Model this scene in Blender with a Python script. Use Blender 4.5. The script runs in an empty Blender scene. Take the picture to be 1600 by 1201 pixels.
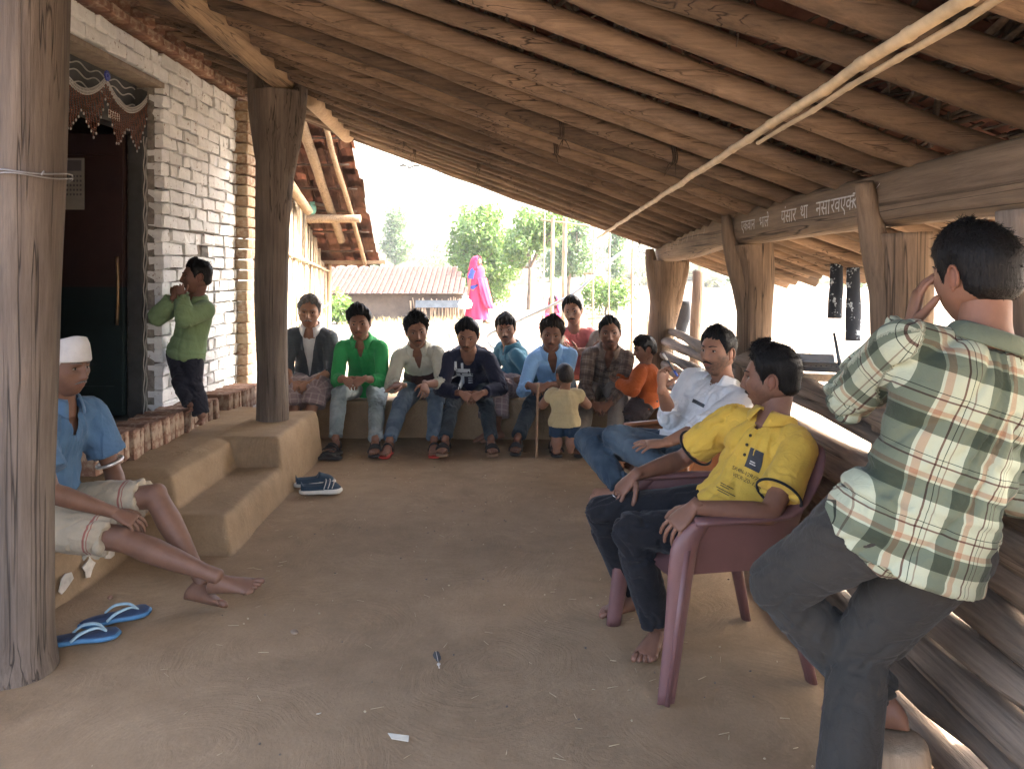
import bpy, bmesh, math, random, time
import numpy as np
from mathutils import Vector, Matrix
from mathutils.bvhtree import BVHTree

T0 = time.time()
R = math.radians
scene = bpy.context.scene
COL = scene.collection

# ------------------------------------------------------------------ camera, sky, sun, exposure
FPX, CX, HY, CAMZ = 1200.0, 800.0, 420.0, 1.42        # focal length and horizon in pixels of the 1600 px photo
cam_d = bpy.data.cameras.new('camera')
cam = bpy.data.objects.new('camera', cam_d)
COL.objects.link(cam)
cam.location = (0, 0, CAMZ)
cam.rotation_euler = (R(90), 0, 0)
cam_d.sensor_width = 36.0
cam_d.lens = 36.0 * FPX / 1600.0
cam_d.shift_y = -(600.5 - HY) / 1600.0
cam_d.clip_start = 0.05
cam_d.clip_end = 3000
scene.camera = cam

SUN_EL, SUN_AZ = 40.0, 12.0                            # azimuth from +X towards +Y
sv = Vector((math.cos(R(SUN_EL)) * math.cos(R(SUN_AZ)), math.cos(R(SUN_EL)) * math.sin(R(SUN_AZ)), math.sin(R(SUN_EL))))
world = bpy.data.worlds.new('World')
scene.world = world
world.use_nodes = True
wn = world.node_tree
sky = wn.nodes.new('ShaderNodeTexSky')
sky.sky_type = 'NISHITA'
sky.sun_disc = False
sky.sun_elevation = R(SUN_EL)
sky.sun_rotation = math.atan2(sv.x, sv.y)
sky.dust_density = 8.0
sky.air_density = .8
sky.ozone_density = 1.0
bg = wn.nodes['Background']
bg.inputs['Strength'].default_value = 0.15
wn.links.new(sky.outputs['Color'], bg.inputs['Color'])
sun_d = bpy.data.lights.new('sun', 'SUN')
sun_d.energy = 2.0
sun_d.angle = R(0.6)
sun_d.color = (1.0, 0.95, 0.86)
sun = bpy.data.objects.new('sun', sun_d)
COL.objects.link(sun)
sun.rotation_euler = sv.to_track_quat('Z', 'Y').to_euler()
sun.location = sv * 60

scene.view_settings.view_transform = 'Standard'
scene.view_settings.look = 'None'
scene.view_settings.exposure = 3.95
scene.view_settings.gamma = 1.0
scene.view_settings.use_curve_mapping = False
scene.cycles.use_denoising = True
scene.cycles.max_bounces = 8
scene.cycles.diffuse_bounces = 5
scene.cycles.glossy_bounces = 3
scene.cycles.transparent_max_bounces = 6
scene.cycles.sample_clamp_indirect = 6.0

def U(px, py, Y):
    """a point of the place at depth Y seen at photo pixel (px, py)"""
    return Vector(((px - CX) * Y / FPX, Y, CAMZ - (py - HY) * Y / FPX))

# ------------------------------------------------------------------ numpy noise
def _hash(i, j, k, seed):
    h = (i * 374761393 + j * 668265263 + k * 2147483647 + seed * 974634777) & 0xFFFFFFFF
    h = ((h ^ (h >> 13)) * 1274126177) & 0xFFFFFFFF
    return ((h ^ (h >> 16)) & 0xFFFF) / 65535.0

def vnoise(P, seed=0):
    P = np.asarray(P, float)
    I = np.floor(P).astype(np.int64)
    F = P - I
    F = F * F * (3 - 2 * F)
    r = 0
    for a in (0, 1):
        for b in (0, 1):
            for c in (0, 1):
                w = (F[:, 0] if a else 1 - F[:, 0]) * (F[:, 1] if b else 1 - F[:, 1]) * (F[:, 2] if c else 1 - F[:, 2])
                r = r + w * _hash(I[:, 0] + a, I[:, 1] + b, I[:, 2] + c, seed)
    return r * 2 - 1

def fbm(P, seed=0, o=3):
    P = np.asarray(P, float)
    r = 0; a = 1.0; n = 0
    for i in range(o):
        r = r + a * vnoise(P * (2 ** i), seed + i * 7); n += a; a *= .5
    return r / n

def sstep(a, b, x):
    t = np.clip((x - a) / (b - a), 0, 1)
    return t * t * (3 - 2 * t)

# ------------------------------------------------------------------ materials
def srgb(r, g, b):
    def f(c):
        c /= 255.0
        return c / 12.92 if c <= .04045 else ((c + .055) / 1.055) ** 2.4
    return (f(r), f(g), f(b))

MATS = {}
def nmat(name):
    m = bpy.data.materials.new(name); m.use_nodes = True
    nt = m.node_tree
    b = nt.nodes['Principled BSDF']
    MATS[name] = m
    return m, nt, b

def ND(nt, kind, **kw):
    n = nt.nodes.new(kind)
    for k, v in kw.items():
        if k in n.inputs: n.inputs[k].default_value = v
        else: setattr(n, k, v)
    return n

def coords(nt, stretch=(1, 1, 1), attr=None):
    if attr:
        a = ND(nt, 'ShaderNodeAttribute'); a.attribute_name = attr; out = a.outputs['Vector']
    else:
        a = ND(nt, 'ShaderNodeTexCoord'); out = a.outputs['Object']
    mp = ND(nt, 'ShaderNodeMapping')
    mp.inputs['Scale'].default_value = stretch
    nt.links.new(out, mp.inputs['Vector'])
    return mp.outputs['Vector']

def ramp(nt, fac, stops):
    r = ND(nt, 'ShaderNodeValToRGB')
    el = r.color_ramp.elements
    while len(el) < len(stops): el.new(.5)
    for e, (p, c) in zip(el, stops):
        e.position = p; e.color = (c[0], c[1], c[2], 1)
    nt.links.new(fac, r.inputs['Fac'])
    return r.outputs['Color']

def mixc(nt, fac, a, b, mode='MIX'):
    m = ND(nt, 'ShaderNodeMix', data_type='RGBA', blend_type=mode)
    for s, v in ((m.inputs[0], fac), (m.inputs[6], a), (m.inputs[7], b)):
        if isinstance(v, (int, float)): s.default_value = v
        elif isinstance(v, tuple): s.default_value = (v[0], v[1], v[2], 1)
        else: nt.links.new(v, s)
    return m.outputs[2]

def mth(nt, op, a, b=None, clamp=False):
    m = ND(nt, 'ShaderNodeMath', operation=op); m.use_clamp = clamp
    for s, v in ((m.inputs[0], a), (m.inputs[1], b)):
        if v is None: continue
        if isinstance(v, (int, float)): s.default_value = v
        else: nt.links.new(v, s)
    return m.outputs[0]

def bump(nt, b, h, strength=.4, dist=.01, prev=None):
    n = ND(nt, 'ShaderNodeBump')
    n.inputs['Strength'].default_value = strength
    n.inputs['Distance'].default_value = dist
    nt.links.new(h, n.inputs['Height'])
    if prev is not None: nt.links.new(prev, n.inputs['Normal'])
    nt.links.new(n.outputs['Normal'], b.inputs['Normal'])
    return n.outputs['Normal']

def tex(nt, vec, scale, detail=4, rough=.6, dist=0.0):
    n = ND(nt, 'ShaderNodeTexNoise')
    n.inputs['Scale'].default_value = scale; n.inputs['Detail'].default_value = detail
    n.inputs['Roughness'].default_value = rough; n.inputs['Distortion'].default_value = dist
    nt.links.new(vec, n.inputs['Vector'])
    return n.outputs['Fac']

def rnd_obj(nt):
    o = ND(nt, 'ShaderNodeObjectInfo')
    return o.outputs['Random']

def M_plain(name, c, rough=.6, var=.25, scale=12, bs=.15, bd=.004, stretch=(1, 1, 1), metallic=0.0, objvar=0.0, spec=.4):
    m, nt, b = nmat(name)
    v = coords(nt, stretch)
    f = tex(nt, v, scale, 5, .65)
    lo = tuple(x * (1 - var) for x in c); hi = tuple(min(1, x * (1 + var)) for x in c)
    col = ramp(nt, f, [(.3, lo), (.7, hi)])
    if objvar:
        k = mth(nt, 'MULTIPLY_ADD', rnd_obj(nt), 2 * objvar); k.node.inputs[2].default_value = 1 - objvar
        col = mixc(nt, 1.0, col, (1, 1, 1), 'MULTIPLY') if False else _scalec(nt, col, k)
    nt.links.new(col, b.inputs['Base Color'])
    b.inputs['Roughness'].default_value = rough
    b.inputs['Metallic'].default_value = metallic
    b.inputs['Specular IOR Level'].default_value = spec
    if bs: bump(nt, b, tex(nt, v, scale * 6, 4, .7), bs, bd)
    return m

def _scalec(nt, col, k):
    m = ND(nt, 'ShaderNodeVectorMath', operation='SCALE')
    nt.links.new(col, m.inputs[0]); nt.links.new(k, m.inputs['Scale'])
    return m.outputs[0]

def M_wood(name, c_dark, c_light, axis, grain=9.0, rough=.8, objvar=.25, cracks=True, bs=.6):
    """grain runs along the given object axis"""
    m, nt, b = nmat(name)
    st = [grain, grain, grain]; st[axis] = grain * .06
    v = coords(nt, tuple(st))
    f1 = tex(nt, v, 1.6, 6, .7, .6)
    f2 = tex(nt, v, 6.0, 5, .7, .3)
    big = tex(nt, coords(nt), 2.2, 3, .5)
    f = mth(nt, 'ADD', mth(nt, 'MULTIPLY', f1, .55), mth(nt, 'MULTIPLY', f2, .45))
    mid = tuple((a + d) / 2 for a, d in zip(c_dark, c_light))
    col = ramp(nt, f, [(.28, c_dark), (.5, mid), (.72, c_light)])
    k = mth(nt, 'MULTIPLY_ADD', big, .9); k.node.inputs[2].default_value = .55
    col = _scalec(nt, col, k)
    if objvar:
        k = mth(nt, 'MULTIPLY_ADD', rnd_obj(nt), 2 * objvar); k.node.inputs[2].default_value = 1 - objvar
        col = _scalec(nt, col, k)
    n1 = bump(nt, b, f, bs, .012)
    if cracks:
        st2 = [22, 22, 22]; st2[axis] = .16
        cr = tex(nt, coords(nt, tuple(st2)), 1.3, 2, .5, .3)
        crk = ramp(nt, mth(nt, 'ABSOLUTE', mth(nt, 'SUBTRACT', cr, .5)), [(.0, (0, 0, 0)), (.022, (1, 1, 1))])
        gate = ramp(nt, tex(nt, coords(nt, tuple(x * .3 for x in st2)), 1.1, 2, .5), [(.46, (1, 1, 1)), (.56, (0, 0, 0))])
        crk = mixc(nt, gate, crk, (1, 1, 1))
        col = mixc(nt, crk, tuple(x * .4 for x in c_dark), col)
        bump(nt, b, crk, .5, .012, n1)
    nt.links.new(col, b.inputs['Base Color'])
    b.inputs['Roughness'].default_value = rough
    b.inputs['Specular IOR Level'].default_value = .25
    return m

def M_cloth(name, c, var=.12, rough=.9, weave=420, bs=.12, pattern=None, wear=None):
    m, nt, b = nmat(name)
    cu = coords(nt, (1, 1, 1), 'cuv')
    v = coords(nt)
    base = ramp(nt, tex(nt, v, 7, 4, .6), [(.3, tuple(x * (1 - var) for x in c)), (.7, tuple(min(1, x * (1 + var)) for x in c))])
    if wear:
        w = tex(nt, v, 5, 3, .6)
        base = mixc(nt, ramp(nt, w, [(.45, (0, 0, 0)), (.68, (1, 1, 1))]), base, wear)
    if pattern: base = pattern(nt, cu, base)
    nt.links.new(base, b.inputs['Base Color'])
    b.inputs['Roughness'].default_value = rough
    b.inputs['Specular IOR Level'].default_value = .15
    b.inputs['Sheen Weight'].default_value = .08
    n1 = bump(nt, b, tex(nt, v, weave, 2, .5), bs, .002)
    bump(nt, b, tex(nt, v, 24, 4, .55, 1.4), .38, .012, n1)
    return m

def band(nt, x, period, start, width):
    """1 inside a stripe of a repeat, else 0"""
    t = mth(nt, 'FRACT', mth(nt, 'DIVIDE', mth(nt, 'ADD', x, 100 * period), period))
    a = mth(nt, 'GREATER_THAN', t, start)
    return mth(nt, 'MULTIPLY', a, mth(nt, 'LESS_THAN', t, start + width))

def sepxy(nt, v):
    s = ND(nt, 'ShaderNodeSeparateXYZ'); nt.links.new(v, s.inputs[0])
    return s.outputs[0], s.outputs[1]

def pat_plaid(stripes_u, stripes_v, mode='MIX'):
    """lists of (period, start, width, colour, strength)"""
    def f(nt, cu, base):
        u, v = sepxy(nt, cu)
        for ax, lst in ((u, stripes_u), (v, stripes_v)):
            for (p, s, w, c, k) in lst:
                base = mixc(nt, mth(nt, 'MULTIPLY', band(nt, ax, p, s, w), k), base, c, mode)
        return base
    return f

# ------------------------------------------------------------------ mesh building
class MB:
    def __init__(s):
        s.v = []; s.f = []; s.m = []; s.n = 0
    def add(s, v, f, mi=0):
        v = np.asarray(v, float).reshape(-1, 3)
        s.v.append(v)
        for q in f:
            s.f.append(tuple(int(i) + s.n for i in q)); s.m.append(mi)
        s.n += len(v)
        return s
    def addmb(s, o, mi=None):
        if not o.v: return s
        V = np.concatenate(o.v)
        s.v.append(V)
        for q, k in zip(o.f, o.m):
            s.f.append(tuple(i + s.n for i in q)); s.m.append(k if mi is None else mi)
        s.n += len(V)
        return s
    def V(s):
        return np.concatenate(s.v) if s.v else np.zeros((0, 3))
    def box(s, c, d, rot=None, mi=0, taper=1.0):
        c = np.array(c, float); h = np.array(d, float) / 2
        P = np.array([[x, y, z] for z in (-1, 1) for y in (-1, 1) for x in (-1, 1)], float)
        P[4:, :2] *= taper
        P = P * h
        if rot is not None: P = P @ np.array(rot).T
        return s.add(P + c, [(0, 2, 3, 1), (4, 5, 7, 6), (0, 1, 5, 4), (2, 6, 7, 3), (0, 4, 6, 2), (1, 3, 7, 5)], mi)
    def loft(s, C, X, Y, rx, ry, n=16, cap=True, wob=None, mi=0, close=True):
        """rings of n points round centres C with axes X, Y"""
        C = np.asarray(C, float); X = np.asarray(X, float); Y = np.asarray(Y, float)
        k = len(C)
        if X.ndim == 1: X = np.tile(X, (k, 1))
        if Y.ndim == 1: Y = np.tile(Y, (k, 1))
        rx = np.broadcast_to(np.asarray(rx, float), (k,)); ry = np.broadcast_to(np.asarray(ry, float), (k,))
        a = np.linspace(0, 2 * np.pi, n, endpoint=False)
        P = C[:, None, :] + X[:, None, :] * (np.cos(a)[None, :, None] * rx[:, None, None]) + Y[:, None, :] * (np.sin(a)[None, :, None] * ry[:, None, None])
        if wob is not None:
            D = P - C[:, None, :]
            P = C[:, None, :] + D * (1 + wob(P.reshape(-1, 3)).reshape(k, n)[:, :, None])
        V = P.reshape(-1, 3)
        F = []
        for i in range(k - 1):
            for j in range(n):
                j2 = (j + 1) % n
                F.append((i * n + j, i * n + j2, (i + 1) * n + j2, (i + 1) * n + j))
        if cap:
            V = np.vstack([V, C[0], C[-1]])
            for j in range(n):
                j2 = (j + 1) % n
                F.append((k * n, j2, j)); F.append((k * n + 1, (k - 1) * n + j, (k - 1) * n + j2))
        return s.add(V, F, mi)
    def tube(s, pts, r, n=10, mi=0, flat=1.0, up=None, wob=None, sub=0):
        P = np.asarray([tuple(p) for p in pts], float)
        r = np.broadcast_to(np.asarray(r, float), (len(P),)).copy()
        if sub: P, r = catmull(P, r, sub)
        X, Y = frames(P, up)
        return s.loft(P, X, Y, r, r * flat, n, True, wob, mi)
    def ell(s, c, r, rot=None, n=16, k=10, mi=0):
        th = np.linspace(0, np.pi, k + 1)[1:-1]; a = np.linspace(0, 2 * np.pi, n, endpoint=False)
        P = [[0, 0, 1]] + [[math.sin(t) * math.cos(b), math.sin(t) * math.sin(b), math.cos(t)] for t in th for b in a] + [[0, 0, -1]]
        P = np.array(P) * np.array(r)
        if rot is not None: P = P @ np.array(rot).T
        F = []
        m = len(th)
        for j in range(n): F.append((0, 1 + j, 1 + (j + 1) % n))
        for i in range(m - 1):
            for j in range(n):
                F.append((1 + i * n + j, 1 + (i + 1) * n + j, 1 + (i + 1) * n + (j + 1) % n, 1 + i * n + (j + 1) % n))
        for j in range(n): F.append((1 + m * n, 1 + (m - 1) * n + (j + 1) % n, 1 + (m - 1) * n + j))
        return s.add(P + np.array(c, float), F, mi)
    def grid(s, P, mi=0, close_u=False):
        """P: (a, b, 3) array of points"""
        a, b = P.shape[:2]
        F = []
        for i in range(a - 1 if not close_u else a):
            for j in range(b - 1):
                i2 = (i + 1) % a
                F.append((i * b + j, i2 * b + j, i2 * b + j + 1, i * b + j + 1))
        return s.add(P.reshape(-1, 3), F, mi)
    def build(s, name, mats, parent=None, smooth=True, origin=None, cuv=None):
        V = s.V()
        base = np.array(worldloc(parent)) if parent is not None else np.zeros(3)
        ref = np.array(origin, float) if origin is not None else base
        me = bpy.data.meshes.new(name)
        me.from_pydata((V - ref).tolist(), [], s.f)
        if not isinstance(mats, (list, tuple)): mats = [mats]
        for m in mats: me.materials.append(m)
        if len(mats) > 1: me.polygons.foreach_set('material_index', np.array(s.m, np.int32))
        if smooth: me.polygons.foreach_set('use_smooth', np.ones(len(me.polygons), bool))
        if cuv is not None:
            at = me.attributes.new('cuv', 'FLOAT_VECTOR', 'POINT'); at.data.foreach_set('vector', np.asarray(cuv, float).ravel())
        me.update()
        o = bpy.data.objects.new(name, me)
        COL.objects.link(o)
        if parent is not None: o.parent = parent
        o.location = Vector(tuple(ref - base))
        return o

def worldloc(o):
    p = Vector((0, 0, 0))
    while o is not None:
        p += o.location; o = o.parent
    return p

def catmull(P, r, sub):
    Q = []; rr = []
    k = len(P)
    for i in range(k - 1):
        p0 = P[max(i - 1, 0)]; p1 = P[i]; p2 = P[i + 1]; p3 = P[min(i + 2, k - 1)]
        for j in range(sub):
            t = j / sub
            Q.append(.5 * ((2 * p1) + (-p0 + p2) * t + (2 * p0 - 5 * p1 + 4 * p2 - p3) * t * t + (-p0 + 3 * p1 - 3 * p2 + p3) * t ** 3))
            rr.append(r[i] * (1 - t) + r[i + 1] * t)
    Q.append(P[-1]); rr.append(r[-1])
    return np.array(Q), np.array(rr)

def frames(P, up=None):
    k = len(P)
    T = np.zeros_like(P)
    T[1:-1] = P[2:] - P[:-2]; T[0] = P[1] - P[0]; T[-1] = P[-1] - P[-2]
    T /= np.linalg.norm(T, axis=1)[:, None] + 1e-12
    if up is None: up = np.array([0, 0, 1.0]) if abs(T[0][2]) < .9 else np.array([1.0, 0, 0])
    up = np.array(up, float)
    X = np.zeros_like(P); Y = np.zeros_like(P)
    x = np.cross(up, T[0]); x /= np.linalg.norm(x) + 1e-12
    for i in range(k):
        x = x - T[i] * np.dot(x, T[i]); x /= np.linalg.norm(x) + 1e-12
        X[i] = x; Y[i] = np.cross(T[i], x)
    return X, Y

def tag(o, label=None, cat=None, group=None, kind=None):
    if label: o['label'] = label
    if cat: o['category'] = cat
    if group: o['group'] = group
    if kind: o['kind'] = kind
    return o

def empty(name, loc, label=None, cat=None, group=None, kind=None):
    o = bpy.data.objects.new(name, None)
    COL.objects.link(o)
    o.location = Vector(loc); o.empty_display_size = .1
    return tag(o, label, cat, group, kind)

def inst(name, me, loc, rot, parent, scale=(1, 1, 1)):
    """a piece that shares its mesh; loc in world, parent unrotated"""
    o = bpy.data.objects.new(name, me)
    COL.objects.link(o)
    o.parent = parent
    o.location = Vector(loc) - worldloc(parent)
    o.rotation_euler = rot; o.scale = scale
    return o

def rotz(a):
    c, s = math.cos(a), math.sin(a)
    return np.array([[c, -s, 0], [s, c, 0], [0, 0, 1]])
def rotx(a):
    c, s = math.cos(a), math.sin(a)
    return np.array([[1, 0, 0], [0, c, -s], [0, s, c]])
def roty(a):
    c, s = math.cos(a), math.sin(a)
    return np.array([[c, 0, s], [0, 1, 0], [-s, 0, c]])

def remesh(mb, voxel, smooth=3):
    """join all shells of mb into one surface: returns verts, quads, normals"""
    me = bpy.data.meshes.new('tmp')
    me.from_pydata(mb.V().tolist(), [], mb.f)
    o = bpy.data.objects.new('tmp', me); COL.objects.link(o)
    md = o.modifiers.new('r', 'REMESH'); md.mode = 'VOXEL'; md.voxel_size = voxel
    ms = o.modifiers.new('s', 'SMOOTH'); ms.factor = .5; ms.iterations = smooth
    dg = bpy.context.evaluated_depsgraph_get()
    ev = o.evaluated_get(dg)
    m2 = ev.to_mesh()
    n = len(m2.vertices)
    V = np.zeros(n * 3); m2.vertices.foreach_get('co', V); V = V.reshape(-1, 3)
    N = np.zeros(n * 3); m2.vertices.foreach_get('normal', N); N = N.reshape(-1, 3)
    F = [tuple(p.vertices) for p in m2.polygons]
    ev.to_mesh_clear()
    bpy.data.objects.remove(o); bpy.data.meshes.remove(me)
    return V, F, N
# ------------------------------------------------------------------ shared materials
rng = np.random.default_rng(5)
random.seed(5)
WOOD_Z = M_wood('weathered_post_wood', (.070, .052, .040), (.25, .195, .150), 2, 9, bs=.9)
WOOD_W = M_wood('warm_post_wood', (.052, .034, .021), (.225, .155, .100), 2, 9, bs=.9)
WOOD_Y = M_wood('hewn_beam_wood', (.078, .053, .034), (.27, .195, .130), 1, 9)
WOOD_X = M_wood('rafter_wood', (.055, .037, .025), (.225, .152, .100), 0, 10, objvar=.4)
LOG_Y = M_wood('fence_log_wood', (.066, .048, .034), (.33, .245, .175), 1, 10, objvar=.4, bs=1.0)
PALE_Z = M_wood('pale_pole_wood', (.22, .15, .09), (.48, .36, .24), 2, 9, cracks=False)
TWIG = M_plain('shade_darkened_twigs', (.060, .040, .026), .9, .5, 25, .3, .004)  # colour darkened to put shade into the gaps between the rafters
BAMBOO = M_plain('dry_bamboo', (.42, .32, .20), .5, .3, 9, .2, .003, objvar=.25)

def mud_material(name, c1, c2, scale=1.0, swirl=True):
    m, nt, b = nmat(name)
    v = coords(nt)
    big = tex(nt, v, 1.1 * scale, 4, .6)
    med = tex(nt, v, 6 * scale, 5, .65)
    # strokes of the hand that smeared the wet mud: arcs with their own centres
    vo = ND(nt, 'ShaderNodeTexVoronoi'); vo.inputs['Scale'].default_value = 1.25; vo.inputs['Randomness'].default_value = .9
    wv = ND(nt, 'ShaderNodeVectorMath', operation='ADD')
    nz = ND(nt, 'ShaderNodeTexNoise'); nz.inputs['Scale'].default_value = 1.5; nt.links.new(v, nz.inputs['Vector'])
    sc = ND(nt, 'ShaderNodeVectorMath', operation='SCALE'); sc.inputs['Scale'].default_value = .45
    nt.links.new(nz.outputs['Color'], sc.inputs[0]); nt.links.new(v, wv.inputs[0]); nt.links.new(sc.outputs[0], wv.inputs[1])
    nt.links.new(wv.outputs[0], vo.inputs['Vector'])
    d = vo.outputs['Distance']
    st = tex(nt, v, 14, 3, .6)
    cb = ND(nt, 'ShaderNodeCombineXYZ')
    nt.links.new(mth(nt, 'MULTIPLY', d, 75.0), cb.inputs[0]); nt.links.new(mth(nt, 'MULTIPLY', big, 9.0), cb.inputs[1]); nt.links.new(mth(nt, 'MULTIPLY', st, 5.0), cb.inputs[2])
    wav = mth(nt, 'MULTIPLY', mth(nt, 'SUBTRACT', tex(nt, cb.outputs[0], 1.0, 4, .65, .3), .5), 4.0)
    gate = ramp(nt, tex(nt, v, 2.6, 3, .6), [(.38, (0, 0, 0)), (.62, (1, 1, 1))])
    wav = mth(nt, 'MULTIPLY', wav, gate)
    fine = tex(nt, v, 90, 4, .7)
    f = mth(nt, 'ADD', mth(nt, 'MULTIPLY', big, .55), mth(nt, 'MULTIPLY', med, .45))
    col = ramp(nt, f, [(.32, c1), (.68, c2)])
    k = mth(nt, 'MULTIPLY_ADD', wav, .17); k.node.inputs[2].default_value = 1.0
    col = _scalec(nt, col, k)
    k = mth(nt, 'MULTIPLY_ADD', fine, .35); k.node.inputs[2].default_value = .82
    col = _scalec(nt, col, k)
    nt.links.new(col, b.inputs['Base Color'])
    b.inputs['Roughness'].default_value = .88
    b.inputs['Specular IOR Level'].default_value = .2
    h = mth(nt, 'ADD', mth(nt, 'MULTIPLY', wav, .20), mth(nt, 'ADD', mth(nt, 'MULTIPLY', med, .8), mth(nt, 'MULTIPLY', fine, .22)))
    bump(nt, b, h, .5, .014)
    return m
MUD = mud_material('smeared_mud_floor', (.200, .134, .076), (.320, .226, .136))
MUDW = mud_material('smeared_mud_step', (.19, .136, .092), (.32, .240, .168), 1.6)

# ------------------------------------------------------------------ ground, hills
def ground_h(x, y):
    return -.04 + .0 * x + .14 * sstep(9, 18, y) - .25 * sstep(19, 24, y) * sstep(2, -3, x) + .05 * np.sin(x * .7 + 1) * sstep(8, 14, y) + 2.0 * sstep(40, 110, y)
m, nt, b = nmat('dry_earth')
v = coords(nt)
f = tex(nt, v, .35, 6, .65); f2 = tex(nt, v, 3.0, 5, .7)
col = ramp(nt, mth(nt, 'ADD', mth(nt, 'MULTIPLY', f, .6), mth(nt, 'MULTIPLY', f2, .4)), [(.3, (.13, .10, .068)), (.55, (.20, .155, .11)), (.75, (.14, .135, .075))])
nt.links.new(col, b.inputs['Base Color']); b.inputs['Roughness'].default_value = .95
bump(nt, b, f2, .5, .05)
GROUND = m
mb = MB()
ys = np.concatenate([np.linspace(-60, -8, 8), np.linspace(-7, 30, 60), np.linspace(33, 130, 26), np.linspace(150, 900, 12)])
xs = np.concatenate([np.linspace(-900, -60, 12), np.linspace(-50, 50, 90), np.linspace(60, 900, 12)])
gx, gy = np.meshgrid(xs, ys, indexing='ij')
gz = ground_h(gx, gy) + .02 * fbm(np.stack([gx.ravel() * 1.3, gy.ravel() * 1.3, gx.ravel() * 0], 1), 3).reshape(gx.shape) * sstep(7.5, 9.5, gy)
mb.grid(np.stack([gx, gy, gz], 2))
tag(mb.build('ground', GROUND), kind='structure')

m, nt, b = nmat('dry_hillside')
v = coords(nt)
f = tex(nt, v, .06, 6, .7); f2 = tex(nt, v, .5, 4, .7)
col = ramp(nt, mth(nt, 'ADD', mth(nt, 'MULTIPLY', f, .5), mth(nt, 'MULTIPLY', f2, .5)), [(.38, (.020, .032, .016)), (.5, (.042, .046, .026)), (.60, (.075, .068, .045))])
nt.links.new(col, b.inputs['Base Color']); b.inputs['Roughness'].default_value = 1
HILL = m
mb = MB()
xs = np.linspace(-260, 300, 120); ys = np.linspace(60, 330, 60)
gx, gy = np.meshgrid(xs, ys, indexing='ij')
P = np.stack([gx.ravel() / 70, gy.ravel() / 70, gx.ravel() * 0], 1)
ridge = 33 + 14 * fbm(P[:, :], 11, 4) + 10 * np.exp(-((gx.ravel() + 50) / 55) ** 2)
gz = ridge.reshape(gx.shape) * sstep(62, 235, gy) * (1 - .35 * sstep(240, 330, gy)) - 1.0 + 1.2 * fbm(P * 6, 4, 3).reshape(gx.shape) * sstep(70, 120, gy)
mb.grid(np.stack([gx, gy, gz], 2))
tag(mb.build('hill', HILL), kind='structure')

# ------------------------------------------------------------------ veranda floor
mb = MB()
xs = np.linspace(-2.0, 1.62, 91); ys = np.linspace(-4.6, 7.6, 220)
gx, gy = np.meshgrid(xs, ys, indexing='ij')
P = np.stack([gx.ravel(), gy.ravel(), gx.ravel() * 0], 1)
gz = (.010 * fbm(P * 1.4, 21, 3) + .004 * fbm(P * 6, 22, 2)).reshape(gx.shape) - .006
mb.grid(np.stack([gx, gy, gz], 2))
tag(mb.build('veranda_floor', MUD), kind='structure')
mb = MB(); r9 = np.random.default_rng(99)      # straw ends, grit and dust swept about the floor
for i in range(420):
    x = r9.uniform(-1.35, 1.25); y = r9.uniform(1.6, 6.4); a = r9.uniform(0, 6.28); L = r9.uniform(.003, .022) if r9.random() < .6 else .003
    if L < .004: mb.ell((x, y, .003), (r9.uniform(.002, .006), r9.uniform(.002, .005), .003), n=6, k=4, mi=int(r9.random() < .5))
    else: mb.tube([(x - math.cos(a) * L, y - math.sin(a) * L, .004), (x + math.cos(a) * L, y + math.sin(a) * L, .005)], r9.uniform(.0006, .0014), 4, mi=0)
tag(mb.build('floor_litter', [M_plain('straw_bits', (.40, .32, .20), .9, .3, 9, 0), M_plain('grit', (.13, .10, .08), .9, .3, 9, 0)]), 'tiny straw ends and grit strewn over the mud floor', 'litter', kind='stuff')

# mud bench across the far end
def rbox(mb, lo, hi, nx, ny, nz, r=.03, amp=.012, seed=1, mi=0):
    """box with rounded, hand-smeared faces"""
    lo = np.array(lo, float); hi = np.array(hi, float)
    faces = []
    def face(fixed, val, a, b, na, nb, flip):
        A = np.linspace(lo[a], hi[a], na + 1); B = np.linspace(lo[b], hi[b], nb + 1)
        ga, gb = np.meshgrid(A, B, indexing='ij')
        P = np.zeros(ga.shape + (3,)); P[..., a] = ga; P[..., b] = gb; P[..., fixed] = val
        if flip: P = P[::-1]
        faces.append(P)
    face(2, hi[2], 0, 1, nx, ny, False)
    face(1, lo[1], 0, 2, nx, nz, False); face(1, hi[1], 0, 2, nx, nz, True)
    face(0, lo[0], 1, 2, ny, nz, True); face(0, hi[0], 1, 2, ny, nz, False)
    for P in faces:
        Q = P.reshape(-1, 3)
        inner = np.clip(Q, lo + r, hi - r); inner[:, 2] = np.minimum(Q[:, 2], hi[2] - r)
        d = Q - inner; L = np.linalg.norm(d, axis=1)[:, None] + 1e-9
        Q = inner + d / L * np.minimum(L, r)
        n = fbm(Q * 2.3, seed, 3)[:, None] * amp
        Q = Q + d / L * n
        mb.grid(Q.reshape(P.shape), mi)
mb = MB()
rbox(mb, (-2.1, 6.45, -.05), (1.33, 7.35, .322), 120, 30, 14, .035, .02, 8)
bench = mb.build('mud_bench', MUD)
tag(bench, 'long low mud bench across the far end of the veranda', 'bench')

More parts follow.
